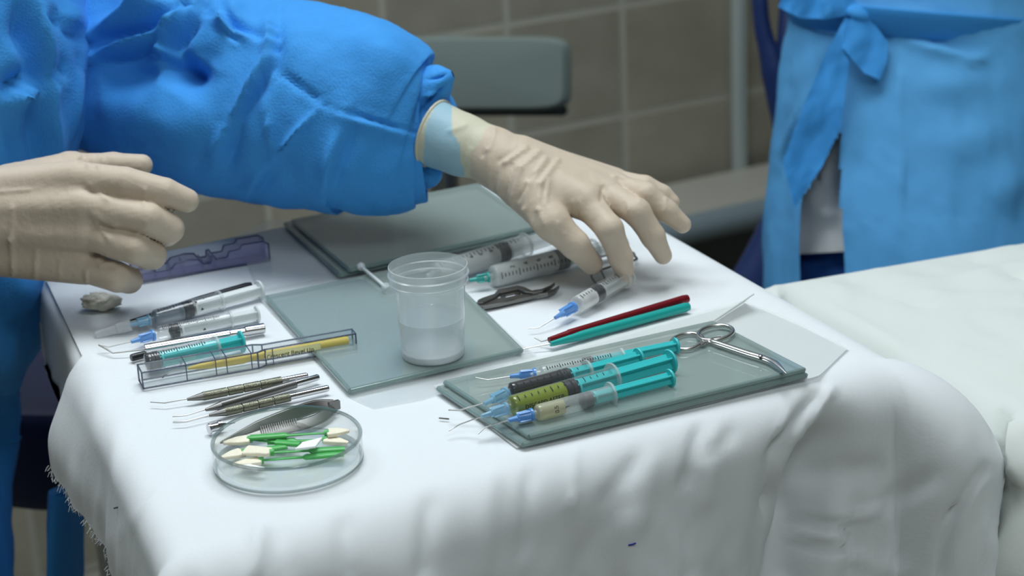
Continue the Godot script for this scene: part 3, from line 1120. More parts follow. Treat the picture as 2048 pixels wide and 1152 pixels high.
func make_surgeon() -> void:
	var base := at_depth(-110, 900, 1.60)
	var t := thing("person", "person in a blue surgical gown and cream gloves reaching over the instrument table", "person", Vector3(base.x, 0, base.z))
	# --- gown: trunk, skirt and both sleeves
	var g := MB.new()
	var trunk := [
		[-150, -760, 1.58, 150, 0.10], [-140, -560, 1.56, 300, 0.12], [-90, -380, 1.54, 290, 0.125], [-60, -200, 1.535, 225, 0.125], [-35, 0, 1.535, 208, 0.125], [-30, 140, 1.535, 212, 0.125], [-52, 230, 1.535, 212, 0.12],
		[-88, 330, 1.54, 212, 0.12], [-100, 470, 1.545, 208, 0.115], [-108, 580, 1.55, 206, 0.11], [-122, 625, 1.57, 200, 0.10], [-152, 662, 1.62, 196, 0.075], [-165, 720, 1.68, 208, 0.065], [-200, 850, 1.70, 224, 0.06], [-190, 1000, 1.70, 212, 0.06], [-184, 1250, 1.70, 210, 0.06]]
	body_loft(g, trunk, 160, 9, [
		[42, -30, 90, 170, 26, -0.020, 1], [86, 155, 92, 360, 24, -0.016, 1], [0, 192, 92, 163, 28, 0.020, 1], [85, 148, 182, 122, 10, -0.008, 2], [50, 5, 178, 70, 12, -0.008, 1], [0, 90, 60, 40, 26, -0.006, 0],
		[172, 130, 145, 280, 12, 0.008, 1], [110, 10, 175, 40, 10, 0.006, 2], [20, 230, 60, 330, 30, -0.005, 0], [0, 560, 90, 585, 30, 0.008, 0], [0, 640, 80, 605, 16, -0.006, 1], [20, 640, 30, 1000, 20, 0.008, 0]], 0.005, 12)
	# far sleeve reaching over the table
	var arm := [
		[-150, -330, 1.58, 215, 0.085], [-40, -190, 1.62, 225, 0.09], [70, -60, 1.635, 228, 0.09], [170, 42, 1.63, 232, 0.085], [280, 98, 1.605, 232, 0.08], [400, 158, 1.565, 224, 0.078], [520, 200, 1.535, 210, 0.074],
		[640, 216, 1.512, 203, 0.070], [735, 240, 1.502, 198, 0.064], [790, 268, 1.500, 174, 0.054], [822, 279, 1.500, 152, 0.046], [838, 281, 1.500, 130, 0.040], [843, 281, 1.500, 119, 0.037]]
	var folds := [
		[650, 212, 838, 268, 12, -0.008, 2], [650, 218, 838, 276, 16, 0.005, 0], [545, 130, 650, 210, 10, -0.007, 2], [548, 20, 545, 150, 14, 0.010, 1], [545, 100, 470, 245, 16, 0.013, 1], [470, 240, 440, 340, 24, 0.010, 1], [480, -10, 440, 75, 24, 0.009, 0],
		[548, 318, 640, 215, 14, 0.010, 2], [548, 320, 530, 200, 14, 0.008, 2], [430, 60, 482, 82, 10, -0.007, 2], [360, 15, 180, 80, 26, 0.024, 1], [330, 60, 180, 122, 22, 0.020, 1], [305, 85, 325, 108, 12, 0.014, 0],
		[400, 15, 305, 95, 22, 0.022, 1], [395, 105, 340, 190, 46, -0.019, 0], [300, 130, 390, 120, 30, -0.018, 0], [260, 5, 320, 20, 20, 0.014, 0], [180, 165, 310, 130, 40, -0.022, 0], [240, 190, 440, 300, 60, 0.010, 0],
		[430, 40, 520, 80, 16, 0.008, 1], [600, 300, 780, 400, 60, 0.006, 0], [700, 60, 820, 160, 40, 0.008, 0], [700, 230, 660, 390, 24, 0.007, 1], [540, 330, 500, 400, 20, 0.006, 1], [440, 20, 470, 80, 14, 0.010, 1]]
	body_loft(g, arm, 220, 16, folds, 0.004, 5)
	# gathered cuff coming out of that sleeve, with two crumpled lobes
	body_loft(g, [[800, 262, 1.508, 106, 0.030], [834, 262, 1.506, 108, 0.030], [846, 262, 1.500, 100, 0.028], [856, 264, 1.492, 84, 0.025], [872, 268, 1.482, 64, 0.021], [900, 278, 1.475, 58, 0.019]], 120, 8, [], 0.004, 8)
	body_loft(g, [[812, 214, 1.496, 62, 0.022], [836, 196, 1.490, 54, 0.021], [858, 178, 1.483, 44, 0.019], [878, 164, 1.478, 31, 0.015], [893, 155, 1.475, 18, 0.010], [906, 149, 1.474, 2, 0.001]], 90, 8, [[846, 215, 890, 170, 9, -0.010, 2], [850, 160, 895, 150, 8, -0.006, 2], [850, 190, 880, 180, 7, 0.006, 2]], 0.006, 18)
	body_loft(g, [[822, 342, 1.498, 44, 0.020], [842, 346, 1.495, 34, 0.017], [860, 348, 1.492, 26, 0.014], [874, 346, 1.490, 16, 0.010], [884, 342, 1.489, 2, 0.001]], 60, 8, [], 0.004, 19)
	# near sleeve, running down outside the frame to the other wrist
	body_loft(g, [[-300, -480, 1.56, 170, 0.08], [-420, -200, 1.50, 200, 0.085], [-520, 150, 1.45, 205, 0.085], [-460, 380, 1.43, 190, 0.08], [-330, 440, 1.42, 165, 0.07], [-200, 452, 1.42, 130, 0.05]], 90, 10, [], 0.012, 15)
	put("gown", g, M.gown, t, "blue nonwoven surgical gown with creased sleeves")
	# --- trouser leg showing past the drape
	var leg := MB.new()
	body_loft(leg, [[134, 985, 1.69, 20, 0.04], [132, 1000, 1.69, 27, 0.05], [128, 1200, 1.69, 24, 0.05], [132, 1700, 1.69, 24, 0.045], [134, 1860, 1.69, 24, 0.045]], 40, 6, [], 0.004, 40)
	put("trouser_leg", leg, M.gown, t)
	# --- the far gloved hand, above the table
	var P := func(x: float, y: float, d: float) -> Vector3: return at_depth(x, y, d)
	var A: Vector3 = P.call(838, 256, 1.478)
	var cut: Vector3 = P.call(868, 267, 1.474)
	var Wr: Vector3 = P.call(988, 311, 1.455)
	var mc := [P.call(1170, 402, 1.428), P.call(1211, 388, 1.440), P.call(1233, 374, 1.452), P.call(1230, 362, 1.468)]
	var bones := [
		[A, P.call(925, 290, 1.465), 0.0262, 0.0225, 0.004],
		[P.call(925, 290, 1.465), Wr, 0.0225, 0.0195, 0.004],
		[Wr, P.call(1060, 348, 1.445), 0.0195, 0.0195, 0.006],
		[P.call(1000, 330, 1.450), P.call(1075, 385, 1.436), 0.019, 0.0185, 0.006],
		[P.call(1040, 330, 1.45), mc[0], 0.0175, 0.0124, 0.005],
		[P.call(1040, 325, 1.452), mc[1], 0.0175, 0.0120, 0.004],
		[P.call(1040, 318, 1.456), mc[2], 0.017, 0.0110, 0.004],
		[P.call(1040, 318, 1.462), mc[3], 0.016, 0.0100, 0.004],
		# index
		[mc[0], P.call(1219, 458, 1.412), 0.0114, 0.0096, 0.003],
		[P.call(1219, 458, 1.412), P.call(1241, 514, 1.420), 0.0098, 0.0086, 0.003],
		[P.call(1241, 514, 1.420), P.call(1251, 552, 1.432), 0.0086, 0.0068, 0.003],
		# middle
		[mc[1], P.call(1274, 424, 1.420), 0.0106, 0.0096, 0.0015],
		[P.call(1274, 424, 1.420), P.call(1306, 473, 1.424), 0.0098, 0.0085, 0.003],
		[P.call(1306, 473, 1.424), P.call(1326, 511, 1.432), 0.0085, 0.0066, 0.003],
		# ring
		[mc[2], P.call(1292, 390, 1.437), 0.0096, 0.0088, 0.0015],
		[P.call(1292, 390, 1.437), P.call(1333, 422, 1.437), 0.0090, 0.0080, 0.003],
		[P.call(1333, 422, 1.437), P.call(1365, 449, 1.440), 0.0080, 0.0064, 0.003],
		# little finger, behind the ring finger
		[mc[3], P.call(1290, 372, 1.462), 0.0086, 0.0076, 0.001],
		[P.call(1290, 372, 1.462), P.call(1325, 388, 1.462), 0.0078, 0.0068, 0.002],
		[P.call(1325, 388, 1.462), P.call(1345, 404, 1.462), 0.0068, 0.0056, 0.002],
		# thumb
		[P.call(1050, 372, 1.436), P.call(1104, 446, 1.416), 0.0175, 0.0125, 0.006, 0.0005, 4.0],
		[P.call(1075, 385, 1.436), mc[0], 0.0150, 0.0120, 0.006],
		[P.call(1104, 446, 1.416), P.call(1150, 489, 1.416), 0.0125, 0.0102, 0.004, 0.0004, 3.0],
		[P.call(1150, 489, 1.416), P.call(1184, 527, 1.430), 0.0102, 0.0080, 0.003],
	]
	var h := glove_mesh(bones, 0.0017)
	px_creases(h, GLOVE_FAR)
	var nz := FastNoiseLite.new()
	nz.seed = 77
	nz.frequency = 1.0
	# the glove is open where it ends, over the gown's cuff
	var keep := PackedInt32Array()
	var cax := (Wr - A).normalized()
	for i in range(0, h.ix.size(), 3):
		if (h.v[h.ix[i]] - cut).dot(cax) > 0.0 or (h.v[h.ix[i + 1]] - cut).dot(cax) > 0.0:
			keep.append(h.ix[i]); keep.append(h.ix[i + 1]); keep.append(h.ix[i + 2])
	h.ix = keep
	var blue := PackedVector2Array([Vector2(851, 250), Vector2(880, 190), Vector2(906, 192), Vector2(902, 262), Vector2(918, 285), Vector2(924, 330), Vector2(932, 362), Vector2(915, 372), Vector2(880, 350), Vector2(846, 338)])
	for i in h.v.size():
		var s := (h.v[i] - cut).dot(cax)
		var k := s + 0.004 * nz.get_noise_3dv(h.v[i] * 60.0)
		var col := SKINC
		col = col.lerp(CUFFC, smoothstep(0.046, 0.042, k))
		var px := to_pixel(h.v[i])
		if Geometry2D.is_point_in_polygon(px, blue):
			col = UNDER_CUFF
		h.c[i] = col
	# rolled bead at the end of the glove
	var bead := []
	for j in 29:
		var a := TAU * j / 28.0
		var ax := (Wr - A).normalized()
		var n1 := ax.cross(FW).normalized()
		bead.append(cut + n1 * cos(a) * 0.0250 + n1.cross(ax) * sin(a) * 0.0250)
	var hand1 := put("gloved_hand", h, M.glove, t, "cream latex glove with its hand spread above the instruments")
	var bb := MB.new()
	bb.col = CUFFC
	tube(bb, bead, 0.0013, 8)
	put("rolled_cuff", bb, M.glove, hand1)
	# --- the near gloved hand, fingers curled, back towards the viewer
	var n0 := [P.call(150, 357, 1.398), P.call(166, 412, 1.392), P.call(170, 466, 1.396), P.call(166, 532, 1.408)]
	var w0 := [P.call(-95, 388, 1.415), P.call(-95, 425, 1.41), P.call(-95, 462, 1.41), P.call(-95, 500, 1.416)]
	bones = []
	for k in 4:
		bones.append([w0[k], n0[k], 0.0150, [0.0128, 0.0128, 0.0125, 0.0125][k], 0.008])
		bones.append([w0[k] + FW * 0.015, n0[k] + FW * 0.014, 0.0150, 0.0125, 0.010])
	bones.append([P.call(-230, 446, 1.42), P.call(-90, 444, 1.418), 0.030, 0.031, 0.010, 0.001, 4.0])
	bones += [
		[n0[0], P.call(250, 366, 1.392), 0.0122, 0.0113, 0.0016],
		[P.call(250, 366, 1.392), P.call(330, 385, 1.396), 0.0113, 0.0103, 0.0012],
		[P.call(330, 385, 1.396), P.call(374, 401, 1.402), 0.0103, 0.0086, 0.0012],
		[n0[1], P.call(296, 437, 1.388), 0.0116, 0.0114, 0.0012],
		[P.call(296, 437, 1.388), P.call(338, 457, 1.400), 0.0114, 0.0108, 0.0012],
		[P.call(338, 457, 1.400), P.call(334, 468, 1.428), 0.0108, 0.0090, 0.0012],
		[n0[2], P.call(272, 498, 1.390), 0.0110, 0.0110, 0.0012],
		[P.call(272, 498, 1.390), P.call(304, 510, 1.404), 0.0110, 0.0102, 0.0012],
		[P.call(304, 510, 1.404), P.call(294, 516, 1.432), 0.0102, 0.0088, 0.0012],
		[n0[3], P.call(234, 554, 1.400), 0.0114, 0.0108, 0.0012],
		[P.call(234, 554, 1.400), P.call(258, 560, 1.414), 0.0108, 0.0096, 0.0012],
		[P.call(258, 560, 1.414), P.call(246, 562, 1.438), 0.0096, 0.0085, 0.0012],
		[P.call(30, 372, 1.425), P.call(140, 334, 1.432), 0.0165, 0.0110, 0.006, 0.0006, 6.0],
		[P.call(140, 334, 1.432), P.call(225, 330, 1.436), 0.0098, 0.0088, 0.004, 0.0006, 6.0],
		[P.call(225, 330, 1.436), P.call(284, 330, 1.434), 0.0088, 0.0078, 0.003],
	]
	h = glove_mesh(bones, 0.0018)
	px_creases(h, GLOVE_NEAR)
	for i in h.v.size():
		h.c[i] = SKINC
	put("gloved_hand", h, M.glove, t, "cream latex glove on the near hand with curled fingers")
	head(t, at_depth(-150, -860, 1.56), Vector3(1, 0, 0.3), M.cap)

# a piece of hanging cloth: outline in pixels at a depth, gently rippled, with thickness
func cloth_panel(px: Array, d: float, ripple: float, sd: int) -> MB:
	var poly := PackedVector2Array()
	for q in px:
		poly.append(Vector2(q[0], q[1]))
	var nz := FastNoiseLite.new()
	nz.seed = sd
	nz.frequency = 1.0
	var b := MB.new()
	var lo := poly[0]
	var hi := poly[0]
	for q in poly:
		lo = lo.min(q); hi = hi.max(q)
	for side in 2:
		var key := {}
		var x := lo.x
		while x < hi.x:
			var y := lo.y
			while y < hi.y:
				for part in Geometry2D.intersect_polygons(PackedVector2Array([Vector2(x, y), Vector2(x + 10, y), Vector2(x + 10, y + 10), Vector2(x, y + 10)]), poly):
					var ids := Geometry2D.triangulate_polygon(part)
					var at := []
					for q in part:
						var kk := Vector2i(int(round(q.x * 20)), int(round(q.y * 20)))
						if not key.has(kk):
							key[kk] = b.p(at_depth(q.x, q.y, d + side * 0.0012 + ripple * nz.get_noise_2d(q.x * 0.016, q.y * 0.007)))
						at.append(key[kk])
					for k in range(0, ids.size(), 3):
						var A: int = at[ids[k]]; var B: int = at[ids[k + 1]]; var C: int = at[ids[k + 2]]
						var facing := (b.v[B] - b.v[A]).cross(b.v[C] - b.v[A]).dot(FW) < 0.0
						if facing == (side == 0):
							b.tri(A, B, C)
						else:
							b.tri(A, C, B)
				y += 10.0
			x += 10.0
	return b

func make_assistant() -> void:
	var d := 1.80
	var base := at_depth(1830, 600, d + 0.12)
	var t := thing("person", "person in a blue gown tied at the waist standing behind the second table", "person", Vector3(base.x, 0, base.z))
	var g := MB.new()
	var st := [
		[1850, -760, 1.92, 130, 0.08], [1850, -620, 1.90, 290, 0.11], [1845, -420, 1.90, 300, 0.125], [1840, -200, 1.91, 285, 0.125], [1838, -60, 1.92, 272, 0.12], [1840, 20, 1.92, 262, 0.112], [1842, 90, 1.92, 272, 0.116],
		[1840, 200, 1.92, 284, 0.122], [1836, 330, 1.92, 293, 0.126], [1832, 440, 1.92, 302, 0.128], [1832, 560, 1.92, 306, 0.13], [1832, 900, 1.93, 300, 0.13], [1832, 1100, 1.93, 298, 0.13]]
	var hole := PackedVector2Array([Vector2(1682, 262), Vector2(1686, 380), Vector2(1688, 640), Vector2(1608, 640), Vector2(1600, 470), Vector2(1606, 400), Vector2(1640, 330)])
	body_loft(g, st, 200, 12, [
		[1800, 100, 1800, 520, 8, 0.006, 2], [1800, 70, 1960, 110, 20, 0.008, 1], [1920, 130, 1990, 100, 16, 0.006, 2], [1660, 120, 1590, 330, 26, 0.010, 1], [1690, 240, 1690, 520, 12, 0.006, 0],
		[1575, 180, 1560, 480, 18, -0.006, 0], [1820, 180, 2000, 160, 30, 0.004, 0], [1850, 300, 2040, 260, 40, 0.005, 0], [1600, 230, 1560, 330, 16, 0.008, 1], [1980, 420, 2048, 330, 40, 0.006, 0]], 0.0035, 22, hole)
	put("gown", g, M.gown2, t, "pale blue surgical gown with an open slit")
	var b := MB.new()
	body_loft(b, [[1836, 100, 1.935, 255, 0.098], [1836, 300, 1.935, 268, 0.104], [1834, 470, 1.935, 276, 0.108], [1834, 500, 1.935, 277, 0.108]], 100, 10, [[1620, 430, 1680, 420, 12, 0.006, 0], [1620, 380, 1680, 300, 16, 0.006, 1]], 0.006, 30)
	put("white_tunic", b, M.white_cloth, t, "white tunic showing through the gown's slit")
	b = MB.new()
	body_loft(b, [[1834, 470, 1.935, 262, 0.10], [1834, 700, 1.935, 262, 0.10], [1834, 1100, 1.935, 250, 0.10], [1834, 1350, 1.935, 240, 0.095]], 60, 8, [], 0.006, 31)
	put("trousers", b, M.scrubs, t)
	# sash round the waist, its knot, bow end and two tails
	b = MB.new()
	var band := []
	for k in 49:
		var a := TAU * k / 48.0
		band.append(at_depth(1842 + 266 * cos(a), 44 + 26.0 * cos(a - 0.3) * signf(1.0), 1.92 - 0.1215 * sin(a)))
	tube(b, band, 0.016, 12, 0.22, Vector3(0, 0, 1))
	put("sash", b, M.sash, t)
	b = MB.new()
	tube(b, smooth([at_depth(1698, 14, 1.822), at_depth(1716, 26, 1.806), at_depth(1738, 34, 1.815)], 4), [0.005, 0.007, 0.009, 0.010, 0.0105, 0.010, 0.009, 0.007, 0.005], 14, 0.7)
	put("knot", b, M.sash, t)
	b = cloth_panel([[1706, 30], [1724, 28], [1752, 52], [1776, 84], [1774, 120], [1760, 160], [1728, 146], [1680, 90], [1690, 62]], 1.800, 0.006, 3)
	put("sash_tail", b, M.sash, t)
	b = cloth_panel([[1712, 40], [1690, 36], [1650, 110], [1600, 230], [1566, 322], [1572, 350], [1590, 416], [1612, 380], [1645, 332], [1682, 252], [1694, 160]], 1.803, 0.006, 6)
	put("sash_tail", b, M.sash, t)
	b = cloth_panel([[1716, 10], [1700, -20], [1640, -60], [1578, -40], [1556, 14], [1600, 36], [1650, 38], [1705, 30]], 1.806, 0.010, 9)
	put("bow_loop", b, M.sash, t)
	head(t, at_depth(1850, -860, 1.90), Vector3(-0.6, 0, 0.8), M.cap)

# ------------------------------------------------------------------ things on the table
func text_on(parent: Node3D, words: String, o: Vector3, right: Vector3, up: Vector3, height: float, mat: Material, called: String = "lettering") -> void:
	var tm := TextMesh.new()
	var f := SystemFont.new()
	f.font_names = PackedStringArray(["Droid Sans"])
	tm.font = f
	tm.text = words
	tm.font_size = 32
	tm.pixel_size = height / 24.0
	tm.depth = 0.00012
	tm.material = mat
	var q := MeshInstance3D.new()
	q.name = called
	q.mesh = tm
	parent.add_child(q, true)
	q.transform = Transform3D(Basis(right, up, right.cross(up)), o - parent.position)

# o: R, h (height of the surface it lies on), seal (0..1 of the barrel), plunger, hub, hub_px, needle [[px,py,h]..], cap, liquid, fill, ticks, words, numbers, flange
func syringe(label: String, group: String, f: Vector2, bk: Vector2, en: Vector2, o: Dictionary) -> Node3D:
	var R: float = o.R
	var hh: float = o.get("h", 0.0) + R
	var hf: float = hh + o.get("tilt_f", 0.0)
	var hb: float = hh + o.get("tilt_b", 0.0)
	var F := on_table(f.x, f.y, hf)
	var B := on_table(bk.x, bk.y, hb)
	var E := on_table(en.x, en.y, hb + (hb - hf) * 0.6)
	var x := (B - F).normalized()
	var y := (Vector3.UP - x * x.y).normalized()
	var z := x.cross(y)
	var xf := Transform3D(Basis(x, y, z), F)
	var L := F.distance_to(B)
	var Lp := maxf((E - F).dot(x), L + 0.004)
	var t := thing("syringe", label, "syringe", F, group)
	var b := MB.new()
	# barrel with its luer tip
	lathe(b, V2([-0.007, 0.0016, -0.006, 0.0021, 0.0, 0.0023, 0.0004, R * 0.72, 0.0012, R * 0.93, 0.003, R, L, R]), 32, xf)
	put("barrel", b, M.get(o.get("barrel", "barrel")), t)
	b = MB.new()
	var fl: float = o.get("flange", 1.5)
	lathe(b, V2([L - 0.0022, R * 1.0, L - 0.0018, R * fl * 0.96, L - 0.001, R * fl, L - 0.0002, R * fl * 0.96, L, R * 0.95]), 32, xf)
	put("finger_flange", b, M.frost, t)
	# seal
	var s: float = L * o.seal
	b = MB.new()
	var r := R * 0.965
	lathe(b, V2([s - 0.001, 0.0, s, r * 0.6, s + 0.0006, r, s + R * 0.4, r, s + R * 0.45, r * 0.9, s + R * 0.7, r * 0.9, s + R * 0.75, r, s + R * 1.15, r, s + R * 1.2, r * 0.7, s + R * 1.2, 0.0]), 28, xf)
	put("plunger_seal", b, M.get(o.get("seal_mat", "rubber")), t)
	# plunger rod: crossed ribs and thumb disc
	b = MB.new()
	var p0: float = s + R * 1.1
	var len := Lp - p0
	for k in 2:
		cbox(b, Vector3(len, R * 1.55, 0.0012), 0.0002, xf * Transform3D(Basis(Vector3.RIGHT, PI / 4 + PI / 2 * k), Vector3(p0 + len / 2, 0, 0)))
	lathe(b, V2([p0 + 0.002, 0.0, p0 + 0.002, R * 0.82, p0 + 0.0035, R * 0.82, p0 + 0.0035, 0.0]), 20, xf)
	var dr: float = o.get("disc", 1.15)
	lathe(b, V2([Lp - 0.0016, 0.0, Lp - 0.0015, R * dr * 0.95, Lp - 0.0008, R * dr, Lp, R * dr * 0.95, Lp + 0.0001, 0.0]), 28, xf)
	put("plunger", b, M.get(o.get("plunger", "green_plunger")), t)
	if o.has("liquid"):
		b = MB.new()
		var a0: float = o.get("fill0", 0.0005)
		var a1: float = minf(o.get("fill", 1.0) * s, s)
		lathe(b, V2([a0, 0.0, a0 + 0.0003, R * 0.66, a0 + 0.0015, R * 0.93, a1 - 0.0002, R * 0.93, a1, 0.0]), 28, xf)
		put("liquid", b, M.get(o.liquid), t)
	# graduations and print
	var tc := CP - F
	var phi := atan2(tc.dot(z), tc.dot(y))
	if o.has("ticks"):
		b = MB.new()
		var n: int = o.ticks
		for k in n:
			var at: float = 0.004 + (L - 0.014) * k / (n - 1)
			var half := 0.16 if k % 5 else 0.30
			var c0: float = phi + o.get("tick_at", -0.55)
			var w := 0.00030
			var row := []
			for e in [at - w, at + w]:
				var q := []
				for i in 7:
					var a := c0 - half + 2.0 * half * i / 6.0
					q.append(xf * Vector3(e, (R + 0.00012) * cos(a), (R + 0.00012) * sin(a)))
				row.append(q)
			loft(b, row, false, true)
		put("graduation", b, M.print, t)
	for q in o.get("triangles", []):
		b = MB.new()
		var ta: float = phi + q[1]
		var tr := y * cos(ta) + z * sin(ta)
		var tu: Vector3 = (y * sin(ta) - z * cos(ta)) * q[2]
		var o3: Vector3 = F + x * (L * q[0]) + tr * (R + 0.00018)
		b.tri(b.p(o3 + tu * 0.0011), b.p(o3 - tu * 0.0009 - x * 0.0013 * q[2]), b.p(o3 - tu * 0.0009 + x * 0.0013 * q[2]))
		put("triangle_mark", b, M.print, t)
	if o.has("words"):
		var a: float = phi + o.get("word_at", 0.45)
		var rad := y * cos(a) + z * sin(a)
		var up := (y * sin(a) - z * cos(a))
		text_on(t, o.words, F + x * (L * o.get("word_x", 0.45)) + rad * (R + 0.00015) - up * 0.0008, x, up, o.get("word_h", 0.0022), M.print)
	if o.has("numbers"):
		for q in o.numbers:
			var a: float = phi + q[2]
			var rad := y * cos(a) + z * sin(a)
			var up := (y * sin(a) - z * cos(a))
			text_on(t, q[0], F + x * (L * q[1]) + rad * (R + 0.00015), up, -x, q[3], M.print, "number")
	# needle hub and needle
	if o.has("hub_px"):
		b = MB.new()
		var hp: Vector2 = o.hub_px
		var H0 := on_table(hp.x, hp.y, hf - 0.0008)
		var hl := F.distance_to(H0)
		var hx := (F - H0).normalized()
		var hy := (Vector3.UP - hx * hx.y).normalized()
		var hxf := Transform3D(Basis(hx, hy, hx.cross(hy)), H0)
		lathe(b, V2([0.0, 0.0, 0.0002, 0.0013, hl * 0.32, 0.0018, hl * 0.36, 0.0026, hl * 0.78, 0.0033, hl * 0.80, 0.0041, hl * 0.88, 0.0041, hl * 0.88, 0.0]), 18, hxf)
		for k in 4:
			var a := PI / 2 * k + 0.5
			cbox(b, Vector3(hl * 0.40, 0.0012, 0.0008), 0.0001, hxf * Transform3D(Basis(Vector3.RIGHT, a), Vector3(hl * 0.57, 0, 0)) * Transform3D(Basis(), Vector3(0, 0.0034, 0)))
		put("needle_hub", b, M.get(o.get("hub", "hub_blue")), t)
		if o.has("needle"):
			var pts := [H0 + hx * 0.003]
			for q in o.needle:
				pts.append(on_table(q[0], q[1], q[2]))
			b = MB.new()
			tube(b, pts, 0.00045, 8)
			put("needle", b, M.steel, t)
	if o.has("cap"):
		b = MB.new()
		var c0 := on_table(o.cap[0], o.cap[1], 0.0036)
		var c1 := on_table(o.cap[2], o.cap[3], hf - 0.001)
		var cx := (c1 - c0).normalized()
		var cy := (Vector3.UP - cx * cx.y).normalized()
		var cl := c0.distance_to(c1)
		lathe(b, V2([0.0, 0.0, 0.0003, 0.0020, 0.0018, 0.0028, cl * 0.6, 0.0034, cl * 0.62, 0.0040, cl, 0.0046]), 20, Transform3D(Basis(cx, cy, cx.cross(cy)), c0))
		put("needle_cap", b, M.needle_cap, t)
	return t

func plate(label: String, px: Array, h: float, thick: float, group: String) -> void:
	var poly := []
	var mid := Vector3.ZERO
	for q in px:
		poly.append(on_table(q[0], q[1], h + thick) - Vector3(0, thick, 0))
		mid += poly[-1] / 4.0
	var t := thing("glass_plate", label, "plate", mid, group)
	var b := MB.new()
	prism(b, poly, thick, 0.0006)
	put("slab", b, M.plate, t)
	b = MB.new()
	for i in 4:
		var p0: Vector3 = poly[i] + Vector3(0, thick * 0.5, 0)
		var p1: Vector3 = poly[(i + 1) % 4] + Vector3(0, thick * 0.5, 0)
		tube(b, [p0, p1], thick * 0.46, 8)
	put("ground_edge", b, M.plate_edge, t)

func sheet(called: String, label: String, cat: String, px: Array, h: float, mat: Material, wave: float, sd: int) -> void:
	var poly := PackedVector2Array()
	for q in px:
		var w := on_table(q[0], q[1], h)
		poly.append(Vector2(w.x, w.z))
	var nz := FastNoiseLite.new()
	nz.seed = sd
	nz.frequency = 1.0
	var b := MB.new()
	# subdivide the outline into cells of a few millimetres
	var lo := poly[0]
	var hi := poly[0]
	for q in poly:
		lo = lo.min(q); hi = hi.max(q)
	var step := 0.010
	var key := {}
	var x := lo.x
	while x < hi.x:
		var y := lo.y
		while y < hi.y:
			var cellp := PackedVector2Array([Vector2(x, y), Vector2(x + step, y), Vector2(x + step, y + step), Vector2(x, y + step)])
			for part in Geometry2D.intersect_polygons(cellp, poly):
				var ids := Geometry2D.triangulate_polygon(part)
				var at := []
				for q in part:
					var kk := Vector2i(int(round(q.x * 1e5)), int(round(q.y * 1e5)))
					if not key.has(kk):
						var up := h + wave * (0.5 + 0.5 * nz.get_noise_2d(q.x * 28.0, q.y * 28.0)) + wave * 0.5 * nz.get_noise_2d(q.x * 90.0, q.y * 60.0)
						key[kk] = b.p(Vector3(q.x, TY + maxf(up, h * 0.6), q.y))
					at.append(key[kk])
				for k in range(0, ids.size(), 3):
					var A: int = at[ids[k]]; var B: int = at[ids[k + 1]]; var C: int = at[ids[k + 2]]
					if (b.v[B] - b.v[A]).cross(b.v[C] - b.v[A]).y > 0:
						b.tri(A, B, C)
					else:
						b.tri(A, C, B)
			y += step
		x += step
	tag(put(called, b, mat), label, cat)

func make_plates() -> void:
	sheet("plastic_pouch", "clear plastic pouch lying under the middle glass plate", "pouch", [[500, 578], [700, 795], [748, 815], [850, 796], [1075, 712], [1045, 690], [880, 540], [720, 545]], 0.0034, M.film, 0.0008, 2)
	sheet("sterile_pouch", "white paper and film pouch spread under the front pair of glass plates", "pouch", [[866, 772], [1033, 897], [1360, 822], [1639, 753], [1697, 697], [1600, 648], [1489, 601], [1290, 655]], 0.0034, M.paper, 0.0010, 3)
	sheet("film_sheet", "crinkled clear film sheet in front of the rear glass plates", "film", [[545, 440], [470, 470], [515, 585], [640, 560], [850, 520], [1110, 465], [1070, 440]], 0.0034, M.film, 0.0016, 4)
	plate("single grey-green glass plate under the plastic cup of water", [[533, 590], [700, 776], [1042, 696], [868, 522]], 0.0045, 0.004, "glass plates on the instrument table")
	plate("lower glass plate of the front pair, jutting out on the needle side", [[876, 772], [1046, 884], [1612, 746], [1440, 650]], 0.0045, 0.0035, "glass plates on the instrument table")
	plate("upper glass plate of the front pair carrying four syringes and scissors", [[890, 760], [1058, 868], [1608, 735], [1425, 641]], 0.0082, 0.0035, "glass plates on the instrument table")
	plate("lower glass plate of the rear pair under the reaching sleeve", [[570, 444], [680, 546], [1075, 460], [955, 372]], 0.0050, 0.0035, "glass plates on the instrument table")
	plate("upper glass plate of the rear pair under the reaching sleeve", [[585, 438], [699, 536], [1078, 450], [955, 366]], 0.0087, 0.0035, "glass plates on the instrument table")
	# lip of the pouch standing up
	var b := MB.new()
	var rows := []
	for k in 2:
		var row := []
		for i in 13:
			var f := i / 12.0
			var p := on_table(lerpf(1402, 1508, f), lerpf(658, 588, f), 0.006 + 0.010 * f)
			var q := on_table(lerpf(1392, 1490, f), lerpf(668, 604, f), 0.0045)
			row.append(p if k == 0 else q)
		rows.append(row)
	loft(b, rows, false)
	tube(b, [rows[0][0], rows[0][6], rows[0][12]], 0.0005, 6)
	tag(put("pouch_flap", b, M.paper), "folded edge of the white pouch standing up beside the scissors", "pouch")

